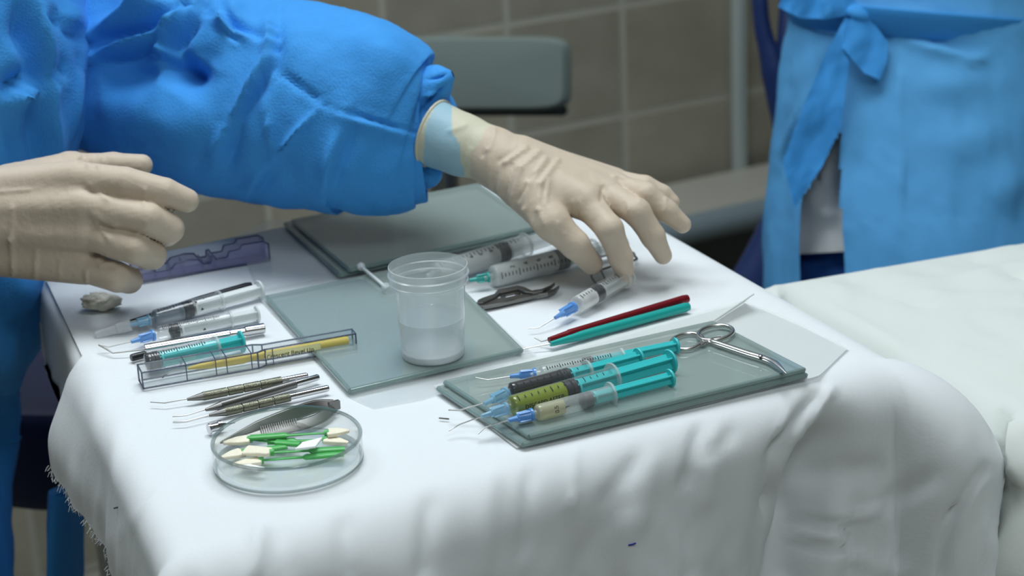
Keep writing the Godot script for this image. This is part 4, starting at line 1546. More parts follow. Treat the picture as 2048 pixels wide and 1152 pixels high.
func make_syringes() -> void:
	var gp := "syringes with green plungers on the front glass plate"
	var H := 0.0120
	syringe("clear empty syringe with a bright blue hub lying next to the scissors rings", gp, Vector2(1080, 747), Vector2(1246, 713), Vector2(1355, 692), {
		"R": 0.0048, "h": H, "seal": 0.52, "barrel": "barrel_frost", "hub_px": Vector2(1019, 753), "needle": [[975, 760, H + 0.004], [951, 755, H + 0.006]], "ticks": 26, "words": "DISCARD AFTER", "word_x": 0.34, "word_h": 0.0026, "word_at": 0.35, "flange": 1.25})
	syringe("syringe filled with black liquid lying between the clear and the olive one", gp, Vector2(1019, 783), Vector2(1178, 741), Vector2(1279, 714), {
		"R": 0.0056, "h": H, "seal": 0.62, "hub_px": Vector2(968, 808), "hub": "hub_pale", "needle": [[917, 821, H], [897, 820, H - 0.001]], "liquid": "liquid_dark", "ticks": 10, "flange": 1.3})
	syringe("thick syringe filled with olive green liquid on the glass plate", gp, Vector2(1021, 814), Vector2(1228, 755), Vector2(1345, 724), {
		"R": 0.0070, "h": H, "seal": 0.50, "hub_px": Vector2(962, 833), "hub": "hub_pale", "needle": [[919, 849, H - 0.002], [897, 862, H - 0.004]], "liquid": "liquid_olive", "ticks": 14, "words": "DISCARD AFTER", "word_x": 0.27, "word_h": 0.0030, "word_at": 0.30, "tick_at": -0.6, "flange": 1.4})
	syringe("small syringe with a little pale yellow liquid marked 0.5 and 1", gp, Vector2(1072, 827), Vector2(1224, 787), Vector2(1334, 751), {
		"R": 0.0053, "h": H, "seal": 0.60, "barrel": "barrel_frost", "hub_px": Vector2(1016, 841), "needle": [[985, 849, H], [969, 856, H - 0.002], [956, 868, H - 0.004]], "liquid": "liquid_yellow", "fill": 0.58, "numbers": [["0.5", 0.22, 0.15, 0.0026], ["1", 0.36, 0.15, 0.0026]], "flange": 1.45})
	var gl := "syringes beside the middle glass plate"
	syringe("syringe with a capped needle and a cream round plunger end", gl, Vector2(306, 638), Vector2(442, 601), Vector2(520, 579), {
		"R": 0.0064, "h": 0.0036, "seal": 0.42, "hub_px": Vector2(258, 650), "hub": "hub_pale", "cap": [189, 671, 262, 649], "liquid": "liquid_grey", "plunger": "white_plunger", "ticks": 18, "tick_at": -0.95, "triangles": [[0.60, -0.55, -1.0], [0.66, 0.35, 1.0]], "flange": 1.2})
	syringe("clear syringe with a blue hub, bent cannula and white plunger", gl, Vector2(314, 668), Vector2(464, 638), Vector2(516, 627), {
		"R": 0.0053, "h": 0.0036, "seal": 0.17, "hub_px": Vector2(262, 684), "needle": [[217, 694, 0.006], [197, 689, 0.008]], "plunger": "white_plunger", "ticks": 34, "tick_at": -0.75, "triangles": [[0.60, 0.6, 1.0]], "flange": 1.2})
	syringe("wide syringe with a green plunger pushed home on the white cloth", gl, Vector2(290, 727), Vector2(436, 694), Vector2(486, 684), {
		"R": 0.0070, "h": 0.0036, "seal": 0.02, "plunger": "green_plunger", "ticks": 22, "tick_at": -0.75, "numbers": [["ml", 0.44, 0.75, 0.0024]], "flange": 1.25, "disc": 1.1})
	var gb := "large syringes behind the plastic cup"
	syringe("large clear syringe with a navy seal half hidden behind the plastic cup", gb, Vector2(868, 548), Vector2(1052, 490), Vector2(1120, 470), {
		"barrel": "barrel_frost", "R": 0.0082, "h": 0.0060, "seal": 0.66, "seal_mat": "rubber_blue", "plunger": "frost", "liquid": "liquid_milky", "ticks": 22, "tick_at": -0.75, "numbers": [["4", 0.36, -0.45, 0.003], ["6", 0.46, -0.45, 0.003], ["8", 0.57, -0.45, 0.003]], "flange": 1.2})
	syringe("large clear syringe with a teal hub marked 2 4 6 8", gb, Vector2(984, 553), Vector2(1190, 502), Vector2(1250, 490), {
		"barrel": "barrel_frost", "R": 0.0082, "h": 0.0036, "seal": 0.60, "seal_mat": "rubber", "hub_px": Vector2(938, 561), "hub": "hub_teal", "plunger": "frost", "liquid": "liquid_milky", "ticks": 26, "tick_at": 0.15, "numbers": [["2", 0.16, -0.45, 0.0034], ["4", 0.29, -0.45, 0.0034], ["6", 0.41, -0.45, 0.0034], ["8", 0.53, -0.45, 0.0034]], "flange": 1.2})
	syringe("short syringe with a pale blue hub tilted up under the reaching fingers", "", Vector2(1152, 611), Vector2(1248, 556), Vector2(1262, 548), {
		"R": 0.0066, "h": 0.0040, "tilt_b": 0.004, "seal": 0.34, "hub_px": Vector2(1110, 636), "needle": [[1077, 656, 0.006], [1057, 657, 0.006]], "plunger": "frost", "liquid": "liquid_milky", "ticks": 16, "tick_at": -0.6, "flange": 1.2})

func handle_tool(called: String, label: String, cat: String, group: String, pxs: Array, prof: Array, hh: float, mats: Array, names: Array, wires: Array) -> void:
	# prof: for each part a list of [metres from the tip, radius]
	var A := on_table(pxs[0].x, pxs[0].y, hh)
	var B := on_table(pxs[1].x, pxs[1].y, hh)
	var x := (B - A).normalized()
	var y := (Vector3.UP - x * x.y).normalized()
	var xf := Transform3D(Basis(x, y, x.cross(y)), A)
	var L := A.distance_to(B)
	var t := thing(called, label, cat, A - Vector3(0, hh - 0.003, 0), group)
	for k in prof.size():
		var b := MB.new()
		var q := []
		for e in prof[k]:
			q.append(Vector2(e[0] * L, e[1]))
		lathe(b, q, 22, xf)
		put(names[k], b, mats[k], t)
	for w in wires:
		var pts := []
		for q in w[0]:
			pts.append(on_table(q[0], q[1], q[2]))
		var b := MB.new()
		tube(b, pts, w[1], 8)
		put("tip", b, M.steel, t)

func make_tools() -> void:
	var g := "knurled steel handles beside the petri dish"
	var h := 0.0066
	var knurled := func(label: String, a: Vector2, b: Vector2, cone: float, k1: float, grooves: Array, wires: Array, km: Material):
		var kn := [[cone, 0.0], [cone, 0.0029]]
		for e in grooves:
			kn.append([e - 0.006, 0.0029]); kn.append([e - 0.004, 0.0023]); kn.append([e + 0.004, 0.0023]); kn.append([e + 0.006, 0.0029])
		kn.append([k1, 0.0029]); kn.append([k1, 0.0])
		handle_tool("surgical_hook", label, "instrument", g, [a, b], [
			[[0.0, 0.0], [0.002, 0.0010], [0.02, 0.0012], [cone, 0.0027]], kn, [[k1, 0.0021], [0.99, 0.0021], [1.0, 0.0017], [1.0, 0.0]]], h, [M.steel_dark, km, M.chrome], ["ferrule", "knurled_grip", "shaft"], wires)
	knurled.call("knurled steel handle lying closest to the knife case", Vector2(374, 799), Vector2(615, 751), 0.13, 0.78, [0.33, 0.46, 0.60], [[[[384, 796, 0.0066], [329, 806, 0.006], [301, 804, 0.006]], 0.0005]], M.knurl)
	knurled.call("dark matt knurled steel handle lying between the two banded ones", Vector2(411, 820), Vector2(637, 754), 0.13, 0.79, [], [[[[421, 816, 0.0066], [372, 831, 0.006], [345, 833, 0.006]], 0.0005]], M.steel_dark)
	knurled.call("knurled steel handle with greenish bands lying closest to the tweezers", Vector2(418, 831), Vector2(657, 776), 0.13, 0.67, [0.27, 0.40, 0.53], [[[[428, 828, 0.0066], [372, 843, 0.006], [346, 844, 0.006]], 0.0005]], M.knurl)
	# irrigation handle behind the green syringe
	handle_tool("irrigation_handle", "polished steel tube handle with bent cannula behind the green syringe", "instrument", "", [Vector2(289, 699), Vector2(529, 656)], [
		[[0.0, 0.0], [0.0, 0.0030], [0.005, 0.0036], [0.70, 0.0036], [0.71, 0.0030], [0.83, 0.0030], [0.84, 0.0036], [0.995, 0.0036], [1.0, 0.0032], [1.0, 0.0]]], 0.0072, [M.chrome], ["tube"], [[[[292, 699, 0.0072], [226, 706, 0.006], [198, 690, 0.008]], 0.0006]])
	handle_tool("black_nozzle", "short black nozzle beside the tip of the green syringe", "nozzle", "", [Vector2(262, 716), Vector2(292, 708)], [[[0.0, 0.0], [0.0, 0.0022], [0.1, 0.0026], [0.9, 0.0026], [1.0, 0.0022], [1.0, 0.0]]], 0.0064, [M.black_plastic], ["body"], [])
	handle_tool("black_probe", "long tapered black handle lying behind the capped syringe", "instrument", "", [Vector2(243, 646), Vector2(502, 571)], [
		[[0.0, 0.0], [0.005, 0.0004], [0.20, 0.0010], [0.42, 0.0026], [0.60, 0.0033], [0.96, 0.0033], [1.0, 0.0026], [1.0, 0.0]]], 0.0072, [M.black_plastic], ["handle"], [])
	# maroon and teal handles
	var two := "coloured handles with fine wire tips"
	handle_tool("micro_hook", "dark red round handle with a bent wire tip lying along the teal one", "instrument", two, [Vector2(1098, 680), Vector2(1375, 597)], [
		[[0.0, 0.0], [0.0, 0.0019], [0.13, 0.0027], [0.14, 0.0031], [0.20, 0.0031], [0.97, 0.0033], [1.0, 0.0028], [1.0, 0.0]]], 0.0092, [M.maroon], ["handle"], [[[[1104, 678, 0.009], [1083, 683, 0.006], [1069, 675, 0.008]], 0.0005]])
	handle_tool("micro_hook", "teal round handle with a straight wire tip below the dark red one", "instrument", two, [Vector2(1101, 688), Vector2(1377, 613)], [
		[[0.0, 0.0], [0.0, 0.0018], [0.22, 0.0034], [0.97, 0.0034], [1.0, 0.0029], [1.0, 0.0]]], 0.0070, [M.teal_metal], ["handle"], [[[[1106, 687, 0.007], [1070, 693, 0.006], [1034, 701, 0.005]], 0.0005]])
	# metal luer hub with a thin cannula by the dish
	handle_tool("cannula", "short steel luer hub with a thin cannula against the petri dish", "cannula", "", [Vector2(417, 858), Vector2(452, 848)], [
		[[0.0, 0.0], [0.0, 0.0034], [0.08, 0.0034], [0.10, 0.0027], [0.52, 0.0027], [0.54, 0.0034], [0.74, 0.0034], [0.76, 0.0014], [1.0, 0.0008], [1.0, 0.0]]], 0.0070, [M.chrome], ["luer_hub"], [[[[452, 848, 0.0070], [470, 846, 0.006]], 0.0004]])
	# tweezers with a serrated arm, partly behind the dish
	var t := thing("tweezers", "flat steel tweezers with a serrated arm behind the petri dish", "tweezers", on_table(600, 835, 0.003))
	var b := MB.new()
	var arm := func(pts: Array, w: Array, z0: float, z1: float) -> MB:
		var m := MB.new()
		var line := []
		for q in pts:
			line.append(on_table(q[0], q[1], q[2]))
		line = smooth(line, 6)
		var rad := []
		for i in line.size():
			var f: float = float(i) / (line.size() - 1) * (w.size() - 1)
			rad.append(lerpf(w[int(f)], w[mini(int(f) + 1, w.size() - 1)], f - int(f)))
		tube(m, line, rad, 8, 0.10, Vector3(0, 0.55, 0.83))
		return m
	put("arm", arm.call([[668, 808, 0.0090], [630, 813, 0.010], [575, 832, 0.0105], [520, 853, 0.0092], [478, 870, 0.0075], [440, 886, 0.0066]], [0.0030, 0.0042, 0.0046, 0.0042, 0.0024, 0.0006], 0, 0), M.steel_dark, t)
	var lower: MB = arm.call([[668, 816, 0.0076], [640, 836, 0.0072], [600, 850, 0.0072], [545, 862, 0.0072], [490, 876, 0.0068], [446, 889, 0.0060]], [0.0030, 0.0040, 0.0042, 0.0040, 0.0024, 0.0006], 0, 0)
	put("serrated_arm", lower, M.steel_dark, t)
	b = MB.new()
	for k in 17:
		var f := k / 16.0
		var p := on_table(lerpf(592, 522, f), lerpf(845, 861, f), 0.0085)
		tube(b, [p + Vector3(0.0, 0.0026, -0.0006), p + Vector3(0.0006, -0.0016, 0.0022)], 0.00035, 5)
	put("serration", b, M.steel, t)
	b = MB.new()
	cbox(b, Vector3(0.008, 0.0062, 0.003), 0.0006, Transform3D(Basis(AX, Vector3.UP, -BX), on_table(668, 811, 0.0078)))
	put("joined_end", b, M.steel_dark, t)
	# curved tying forceps
	t = thing("forceps", "small curved steel forceps lying on their side near the reaching hand", "forceps", on_table(1020, 600, 0.003))
	var flat := func(px: Array, h0: float, th: float) -> MB:
		var m := MB.new()
		var poly := []
		for q in px:
			poly.append(on_table(q[0], q[1], h0))
		prism(m, poly, th, 0.0005)
		return m
	put("arm", flat.call([[953, 612], [956, 606], [964, 602], [988, 594], [996, 585], [1035, 577], [1050, 580], [1064, 587], [1083, 584], [1100, 577], [1110, 571], [1104, 577], [1086, 588], [1066, 592], [1050, 590], [1036, 584], [1000, 592], [990, 601], [966, 612]], 0.0060, 0.0026), M.steel_dark, t)
	put("arm", flat.call([[954, 614], [966, 612], [992, 604], [1038, 596], [1066, 592], [1090, 589], [1106, 584], [1119, 577], [1112, 586], [1096, 593], [1078, 595], [1044, 603], [1000, 613], [966, 619], [957, 619]], 0.0045, 0.0026), M.steel_dark, t)
	put("bridge", flat.call([[1000, 598], [1006, 590], [1036, 585], [1042, 592], [1036, 597], [1004, 604]], 0.0036, 0.0030), M.steel_dark, t)
	b = MB.new()
	cbox(b, Vector3(0.008, 0.0018, 0.0026), 0.0006, Transform3D(Basis(AX, Vector3.UP, -BX), on_table(1020, 591, 0.0105)))
	put("guide_pin", b, M.chrome, t)
	# wire lid speculum under the fingers
	t = thing("wire_speculum", "dark wire eyelid speculum lying under the reaching thumb and finger", "speculum", on_table(1225, 530, 0.003))
	for w in [[[1270, 513, 0.006], [1267, 506, 0.007], [1255, 503, 0.008], [1230, 507, 0.007], [1204, 513, 0.006], [1180, 520, 0.005]], [[1262, 522, 0.006], [1240, 527, 0.007], [1222, 533, 0.007], [1192, 544, 0.008], [1184, 549, 0.009], [1184, 556, 0.010], [1196, 572, 0.013]], [[1200, 530, 0.006], [1204, 545, 0.010], [1213, 563, 0.013]], [[1262, 522, 0.006], [1274, 518, 0.006], [1270, 513, 0.006]]]:
		var pts := []
		for q in w:
			pts.append(on_table(q[0], q[1], q[2]))
		b = MB.new()
		tube(b, smooth(pts, 5), 0.0009, 8)
		put("wire", b, M.steel_dark, t)
	# scissors
	t = thing("scissors", "small curved steel scissors with ring handles on the front glass plate", "scissors", on_table(1440, 690, 0.012))
	var hz := 0.0140
	for r in [[1374, 683, 32.0, 15.5, 0.0], [1431, 666, 35.0, 14.5, 0.0008]]:
		var loop := []
		for j in 33:
			var a := TAU * j / 32.0
			loop.append(on_table(r[0] + r[2] * cos(a), r[1] + r[3] * sin(a) - 0.12 * r[2] * cos(a), hz + r[4]))
		b = MB.new()
		tube(b, loop, 0.0014, 10)
		put("ring_handle", b, M.steel, t)
	for w in [[[1402, 690, 0.0], [1418, 684, 0.0], [1440, 691, 0.0], [1490, 708, 0.0], [1522, 718, 0.0], [1545, 727, 0.0], [1560, 738, 0.0], [1574, 748, 0.0]], [[1442, 676, 0.001], [1424, 681, 0.001], [1444, 688, 0.001], [1494, 705, 0.001], [1524, 714, 0.001], [1547, 724, 0.001], [1562, 736, 0.001], [1573, 747, 0.0005]]]:
		var pts := []
		for q in w:
			pts.append(on_table(q[0], q[1], hz + q[2]))
		var line := smooth(pts, 5)
		var rad := []
		for i in line.size():
			var f := float(i) / (line.size() - 1)
			rad.append(lerpf(0.0019, 0.0022, minf(f * 2.0, 1.0)) if f < 0.72 else lerpf(0.0026, 0.0004, (f - 0.72) / 0.28))
		b = MB.new()
		tube(b, line, rad, 10, 0.7)
		put("blade", b, M.steel, t)
	b = MB.new()
	lathe(b, V2([0.0, 0.0016, 0.0012, 0.0014, 0.0016, 0.0008, 0.0017, 0.0]), 14, Transform3D(Basis(Vector3.UP, Vector3.RIGHT, Vector3.FORWARD), on_table(1521, 714, hz + 0.0018)))
	put("screw", b, M.chrome, t)
	# a loose bit of needle on the cloth
	b = MB.new()
	tube(b, [on_table(878, 836, 0.0042), on_table(898, 838, 0.0042)], 0.0005, 6)
	tag(put("loose_needle", b, M.steel_dark), "tiny loose steel needle on the cloth beside the front glass plates", "needle")

func make_cases() -> void:
	# clear case with the yellow knife
	var A := on_table(287, 779, 0.0036)
	var B := on_table(716, 703, 0.0036)
	var x := (B - A).normalized()
	var y := Vector3.UP
	var z := x.cross(y)      # towards the viewer
	var L := A.distance_to(B)
	var t := thing("knife_case", "clear plastic case with dark edges holding the yellow knife", "case", A)
	var w1 := 0.0150
	var w2 := 0.0092
	var hA := 0.0125
	var hB := 0.0105
	var out := [Vector2(0, -w1), Vector2(0, 0), Vector2(L * 0.53, 0), Vector2(L * 0.57, -(w1 - w2) / 2), Vector2(L, -(w1 - w2) / 2), Vector2(L, -(w1 + w2) / 2), Vector2(L * 0.57, -(w1 + w2) / 2), Vector2(L * 0.53, -w1)]
	var poly := []
	for q in out:
		poly.append(A + x * q.x + z * q.y)
	var b := MB.new()
	prism(b, poly, hA, 0.0008)
	put("shell", b, M.case_clear, t)
	b = MB.new()
	for lev in [0.0006, hA - 0.0006]:
		for i in poly.size():
			var p0: Vector3 = poly[i] + y * lev
			var p1: Vector3 = poly[(i + 1) % poly.size()] + y * lev
			tube(b, [p0, p1], 0.0006, 6)
	for i in poly.size():
		tube(b, [poly[i] + y * 0.0006, poly[i] + y * (hA - 0.0006)], 0.0006, 6)
	put("edge", b, M.case_edge, t)
	b = MB.new()
	for f in [0.20, 0.335, 0.385, 0.50, 0.60]:
		tube(b, [A + x * (L * f) + y * hA, A + x * (L * f) + y * 0.001], 0.0004, 6)
		tube(b, [A + x * (L * f) + y * hA, A + x * (L * f) - z * w1 + y * hA], 0.0004, 6) if f < 0.52 else null
	put("rib", b, M.case_edge, t)
	b = MB.new()
	cbox(b, Vector3(L * 0.26, 0.0045, 0.0002), 0.00005, Transform3D(Basis(x, y, z), A + x * (L * 0.70) - z * ((w1 - w2) / 2 - 0.0004) + y * 0.0076))
	put("label_strip", b, M.label, t)
	text_on(t, "Crescent Bevel Up", A + x * (L * 0.685) - z * ((w1 - w2) / 2 - 0.0008) + y * 0.0062, x, y, 0.0030, M.print)
	# the knife
	var K := A + x * (L * 0.215) - z * (w1 / 2) + y * 0.0062
	t = thing("crescent_knife", "yellow handled crescent knife inside the clear case", "knife", K)
	b = MB.new()
	var xf := Transform3D(Basis(x, y, z), K)
	lathe(b, V2([0.0, 0.0, 0.0, 0.0009, L * 0.10, 0.0026, L * 0.20, 0.0033, L * 0.26, 0.0033, L * 0.28, 0.0026, L * 0.745, 0.0030, L * 0.755, 0.0026, L * 0.755, 0.0]), 20, xf)
	put("handle", b, M.yellow, t)
	b = MB.new()
	tube(b, smooth([K, K - x * 0.010 + y * 0.0004, K - x * 0.015 - y * 0.001 + z * 0.001, K - x * 0.0175 - y * 0.003 + z * 0.0015], 5), [0.0006, 0.0006, 0.0006, 0.0006, 0.0006, 0.0007, 0.0007, 0.0008, 0.0008, 0.0009, 0.001, 0.001, 0.001, 0.001, 0.0009, 0.0006], 8, 0.5)
	put("blade", b, M.steel_dark, t)
	# violet-grey open case behind the near hand
	A = on_table(272, 566, 0.0036)
	B = on_table(540, 520, 0.0036)
	x = (B - A).normalized()
	z = x.cross(y)
	L = A.distance_to(B)
	t = thing("instrument_case", "empty violet-tinted clear case with notched walls behind the curled hand", "case", A)
	var side := [[0.0, 0.0], [1.0, 0.0], [1.0, 0.013], [0.96, 0.016], [0.80, 0.016], [0.78, 0.013], [0.70, 0.0125], [0.68, 0.008], [0.60, 0.008], [0.585, 0.011], [0.565, 0.011], [0.56, 0.006], [0.50, 0.006], [0.47, 0.010], [0.40, 0.011], [0.30, 0.010], [0.26, 0.006], [0.15, 0.006], [0.12, 0.010], [0.0, 0.010]]
	for k in 2:
		var flat := PackedVector2Array()
		for q in side:
			flat.append(Vector2(q[0] * L, q[1]))
		var ids := Geometry2D.triangulate_polygon(flat)
		b = MB.new()
		var off := -z * (0.016 * k)
		var s := b.v.size()
		for q in flat:
			b.p(A + x * q.x + y * q.y + off)
		for q in flat:
			b.p(A + x * q.x + y * q.y + off - z * 0.0008)
		for i in range(0, ids.size(), 3):
			b.tri(ids[i], ids[i + 1], ids[i + 2])
			b.tri(flat.size() + ids[i], flat.size() + ids[i + 2], flat.size() + ids[i + 1])
		put("side_wall", b, M.case_violet, t)
		b = MB.new()
		for i in flat.size():
			var q: Vector2 = flat[i]
			var q2: Vector2 = flat[(i + 1) % flat.size()]
			tube(b, [A + x * q.x + y * q.y + off, A + x * q2.x + y * q2.y + off], 0.0006, 6)
		put("wall_edge", b, M.case_violet_edge, t)
	b = MB.new()
	cbox(b, Vector3(L, 0.0010, 0.016), 0.0003, Transform3D(Basis(x, y, z), A + x * (L / 2) - z * 0.008 + y * 0.0006))
	put("floor_panel", b, M.case_violet, t)
	for f in [0.15, 0.26, 0.36, 0.50, 0.575, 0.60, 0.97]:
		b = MB.new()
		var hh := 0.013 if f > 0.9 else 0.008
		cbox(b, Vector3(0.0010, hh, 0.015), 0.0003, Transform3D(Basis(x, y, z), A + x * (L * f) - z * 0.008 + y * (hh / 2 + 0.001)))
		put("divider", b, M.case_violet, t)
	# crumpled gauze ball
	b = MB.new()
	var nz := FastNoiseLite.new()
	nz.seed = 51
	nz.frequency = 1.0
	var rows := []
	var c := on_table(201, 603, 0.0085)
	for i in 25:
		var v := PI * i / 24.0
		var row := []
		for j in 40:
			var a := TAU * j / 40.0
			var dir := Vector3(sin(v) * cos(a), cos(v), sin(v) * sin(a))
			var q := nz.get_noise_3dv(dir * 1.6)
			var r := 1.0 + 0.35 * q + 0.30 * absf(nz.get_noise_3dv(dir * 3.0 + Vector3(4, 1, 7)))
			row.append(c + RT * (dir.x * 0.0132 * r) + Vector3.UP * (dir.y * 0.0058 * r) + Vector3(0, 0, dir.z * 0.008 * r))
		rows.append(row)
	loft(b, rows, true)
	tag(put("gauze_ball", b, M.gauze), "crumpled off-white gauze ball on the cloth below the curled hand", "gauze")

func make_dish() -> void:
	var c := Vector3(-0.1380, TY, -1.0828)
	var z0 := 0.0030
	var t := thing("petri_dish", "round clear glass petri dish holding green sponge spears", "dish", c + Vector3(0, z0, 0))
	var up := Basis(Vector3.UP, Vector3.RIGHT, Vector3.FORWARD)
	var b := MB.new()
	var H := 0.0165
	lathe(b, V2([0.0, 0.0, 0.0, 0.0425, 0.0012, 0.0444, 0.003, 0.0447, H, 0.0450]), 96, Transform3D(up, c + Vector3(0, z0, 0)))
	put("outer_wall", b, M.dish, t)
	b = MB.new()
	lathe(b, V2([H, 0.0428, 0.0045, 0.0422, 0.0028, 0.0405, 0.0026, 0.0]), 96, Transform3D(up, c + Vector3(0, z0, 0)))
	put("inner_wall", b, M.dish, t)
	b = MB.new()
	lathe(b, V2([H - 0.0008, 0.0451, H, 0.0449, H + 0.0007, 0.0443, H + 0.0007, 0.0435, H, 0.0428, H - 0.0008, 0.0426]), 96, Transform3D(up, c + Vector3(0, z0, 0)))
	put("rim", b, M.dish_rim, t, "thick greenish glass rim")
	b = MB.new()
	lathe(b, V2([0.0001, 0.0424, 0.0006, 0.0443, 0.0016, 0.0449, 0.0026, 0.0443]), 96, Transform3D(up, c + Vector3(0, z0, 0)))
	put("base_edge", b, M.dish_rim, t)
	# sponge spears: [tip, base, stick end, height of tip, height of stick end, tip half width]
	var k := 0
	for q in [
		[[699, 862], [654, 866], [500, 875], 0.0115, 0.0120, 0.0046, "sponge spear with its long green stick lying along the tweezers side"],
		[[696, 886], [650, 879], [535, 884], 0.0085, 0.0085, 0.0042, "sponge spear whose cream tip crosses just under the long stick's tip"],
		[[447, 886], [499, 879], [600, 889], 0.0100, 0.0095, 0.0050, "sponge spear with a thick green collar and a cream tip at the needle hub side"],
		[[443, 916], [487, 904], [575, 893], 0.0080, 0.0080, 0.0050, "sponge spear with a short round collar beside the blunt cream one"],
		[[489, 900], [543, 905], [690, 898], 0.0115, 0.0085, 0.0044, "sponge spear with a blunt cream head on a thin green stem"],
		[[466, 930], [522, 921], [688, 908], 0.0080, 0.0080, 0.0046, "sponge spear lowest in the dish with its stem on the glass"]]:
		var tip := on_table(q[0][0], q[0][1], q[3])
		var base := on_table(q[1][0], q[1][1], q[3] - 0.0006)
		var end := on_table(q[2][0], q[2][1], q[4])
		var s := thing("sponge_spear", q[6], "sponge", Vector3(base.x, TY + 0.006, base.z), "sponge spears in the petri dish")
		var dirx := (tip - base).normalized()
		var zz := dirx.cross(Vector3.UP).normalized()
		var l := tip.distance_to(base)
		var m := MB.new()
		var w: float = q[5] * 1.2
		var w_tip := 0.0012 if k != 4 else w * 0.9
		var rows := []
		for e in [[0.0, 0.35, 0.7], [0.08, 0.9, 1.0], [0.45, 0.92 if k == 4 else 0.8, 1.0], [0.95, w_tip / w * 1.2, 0.7], [1.0, w_tip / w, 0.4]]:
			var row := []
			for a in [Vector2(-1, -0.7), Vector2(-0.8, -1), Vector2(0.8, -1), Vector2(1, -0.7), Vector2(1, 0.7), Vector2(0.8, 1), Vector2(-0.8, 1), Vector2(-1, 0.7)]:
				row.append(base + dirx * (l * e[0]) + zz * (a.x * w * e[1]) + Vector3.UP * (a.y * 0.0013 * e[2]))
			rows.append(row)
		loft(m, rows, true)
		for e in [0, 4]:
			var i0 := m.v.size()
			for p in rows[e]:
				m.p(p)
			for i in range(1, 7):
				if e == 0:
					m.tri(i0, i0 + i + 1, i0 + i)
				else:
					m.tri(i0, i0 + i, i0 + i + 1)
		put("sponge_tip", m, M.sponge, s)
		m = MB.new()
		var sd := (end - base).normalized()
		var sl := end.distance_to(base)
		tube(m, [base - sd * 0.003, base + sd * 0.002, base + sd * (sl * 0.5), base + sd * (sl * 0.54), end], [0.0010, 0.0010, 0.0012, 0.0030, 0.0027], 10, 0.55)
		put("stick", m, M.stick, s)
		m = MB.new()
		tube(m, [base - sd * 0.0012, base + sd * 0.0016], 0.0021, 12)
		put("collar", m, M.stick, s)
		k += 1
	# two white sponge pieces
	for e in [[[[590, 901], [606, 887], [645, 878], [631, 896]], 0.0135, "flat white rhombus of sponge lying over the green sticks"], [[[473, 935], [500, 931], [530, 938], [512, 943]], 0.0075, "flat white sliver of sponge at the dish wall"]]:
		b = MB.new()
		var poly := []
		for p in e[0]:
			poly.append(on_table(p[0], p[1], e[1]))
		prism(b, poly, 0.0012, 0.0003)
		tag(put("sponge_piece", b, M.sponge_white), e[2], "sponge", "white sponge pieces in the petri dish")

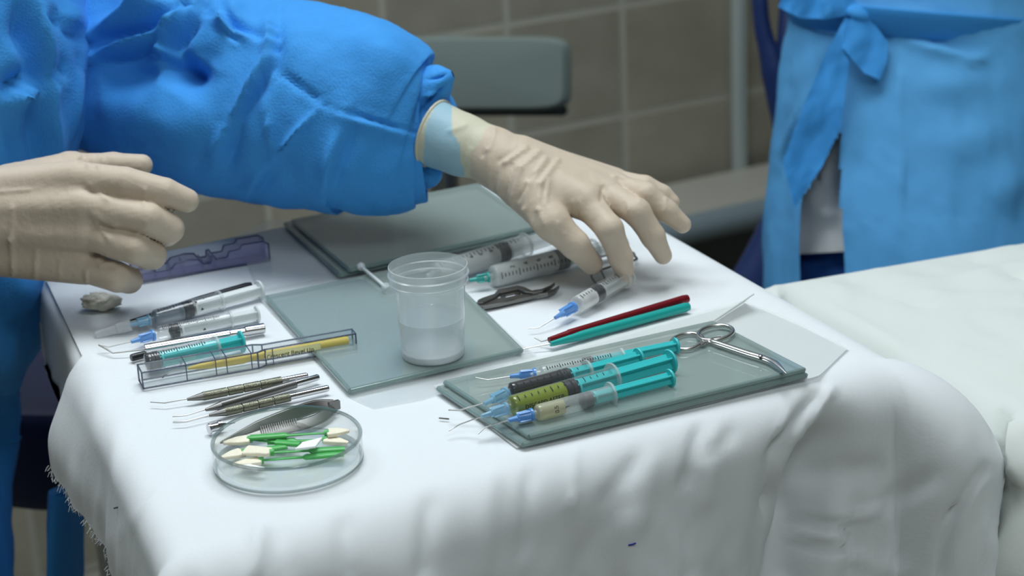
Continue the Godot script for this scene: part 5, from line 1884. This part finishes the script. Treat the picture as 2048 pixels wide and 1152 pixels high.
func make_cup() -> void:
	var c := Vector3(-0.0542, TY + 0.0086, -1.2263)
	var up := Basis(Vector3.UP, Vector3.RIGHT, Vector3.FORWARD)
	var xf := Transform3D(up, c)
	var t := thing("plastic_cup", "translucent plastic specimen cup with a threaded rim, part full of water", "cup", c)
	var b := MB.new()
	lathe(b, V2([0.0278, 0.02238, 0.049, 0.0236, 0.0505, 0.0240, 0.0515, 0.0248]), 72, xf)
	put("body", b, M.cup, t)
	b = MB.new()
	lathe(b, V2([0.0, 0.0, 0.0, 0.0190, 0.0006, 0.0204, 0.0020, 0.0210, 0.0278, 0.02238]), 72, xf)
	put("lower_wall", b, M.cup_wet, t)
	b = MB.new()
	lathe(b, V2([0.0515, 0.0248, 0.0522, 0.0262, 0.0530, 0.0262, 0.0536, 0.0254, 0.0565, 0.0254, 0.0572, 0.0268, 0.0582, 0.0268, 0.0590, 0.0256, 0.0618, 0.0258, 0.0628, 0.0262, 0.0634, 0.0260, 0.0636, 0.0254]), 72, xf)
	put("threaded_rim", b, M.cup_rim, t)
	b = MB.new()
	lathe(b, V2([0.0634, 0.0250, 0.0590, 0.0247, 0.0515, 0.0240, 0.0505, 0.0234]), 72, xf)
	put("inner_lip", b, M.cup, t)
	b = MB.new()
	lathe(b, V2([0.0001, 0.0188, 0.0010, 0.0203, 0.0030, 0.0209, 0.0050, 0.0205, 0.0070, 0.0180, 0.0072, 0.0]), 72, xf)
	put("thick_base", b, M.cup_base, t)
	b = MB.new()
	lathe(b, V2([0.0076, 0.0, 0.0076, 0.0204, 0.0270, 0.0218, 0.0276, 0.0221, 0.0272, 0.0216, 0.0271, 0.0]), 72, xf)
	tag(put("water", b, M.water), "clear water filling the lower half of the plastic cup", "water")
	# small white plunger lying behind the cup
	var A := on_table(722, 533, 0.0120)
	var B := on_table(772, 575, 0.0110)
	var x := (B - A).normalized()
	var y := (Vector3.UP - x * x.y).normalized()
	xf = Transform3D(Basis(x, y, x.cross(y)), A)
	t = thing("plunger_rod", "small white plastic rod with a round end behind the plastic cup", "rod", A - Vector3(0, 0.003, 0))
	b = MB.new()
	lathe(b, V2([-0.003, 0.0, -0.0028, 0.0014, -0.0015, 0.0029, 0.0, 0.0033, 0.0016, 0.0029, 0.003, 0.0014, 0.003, 0.0]), 18, xf)
	put("round_end", b, M.white_plunger, t)
	b = MB.new()
	lathe(b, V2([0.0025, 0.0, 0.0025, 0.0013, A.distance_to(B), 0.0013, A.distance_to(B), 0.0]), 14, xf)
	put("stem", b, M.white_plunger, t)
	b = MB.new()
	var l := A.distance_to(B)
	lathe(b, V2([l - 0.001, 0.0, l - 0.001, 0.0036, l + 0.001, 0.0040, l + 0.006, 0.0040, l + 0.007, 0.0034, l + 0.007, 0.0]), 18, xf)
	put("collar", b, M.frost, t)

func _ready() -> void:
	noise.seed = 1
	noise.frequency = 1.0 / 40.0
	make_materials()
	make_camera_and_light()
	# the room's lamps: a surgical panel over the table, ceiling panels behind and to the side
	lamp("surgical_lamp", "large white surgical light panel hung above the instrument table", Vector3(0.02, 2.40, -1.50), Vector3(-0.08, 0.8, -1.2), Vector2(0.8, 0.8), 1.45, Color(0.945, 0.98, 1.0))
	lamp("ceiling_panel", "square ceiling light panel over the camera side of the room", Vector3(0.6, 2.79, 0.5), Vector3(0.6, 0, 0.5001), Vector2(0.9, 0.9), 1.5, Color(0.945, 0.98, 1.0), "ceiling light panels")
	lamp("ceiling_panel", "square ceiling light panel over the far side of the room", Vector3(-1.2, 2.79, -2.0), Vector3(-1.2, 0, -2.0001), Vector2(0.9, 0.9), 2.0, Color(0.945, 0.98, 1.0), "ceiling light panels")
	make_room()
	make_padded_rest()
	make_navy_chair()
	make_added_stool()
	make_instrument_table()
	make_patient_drape()
	make_surgeon()
	make_assistant()
	make_plates()
	make_cup()
	make_dish()
	make_syringes()
	make_cases()
	make_tools()
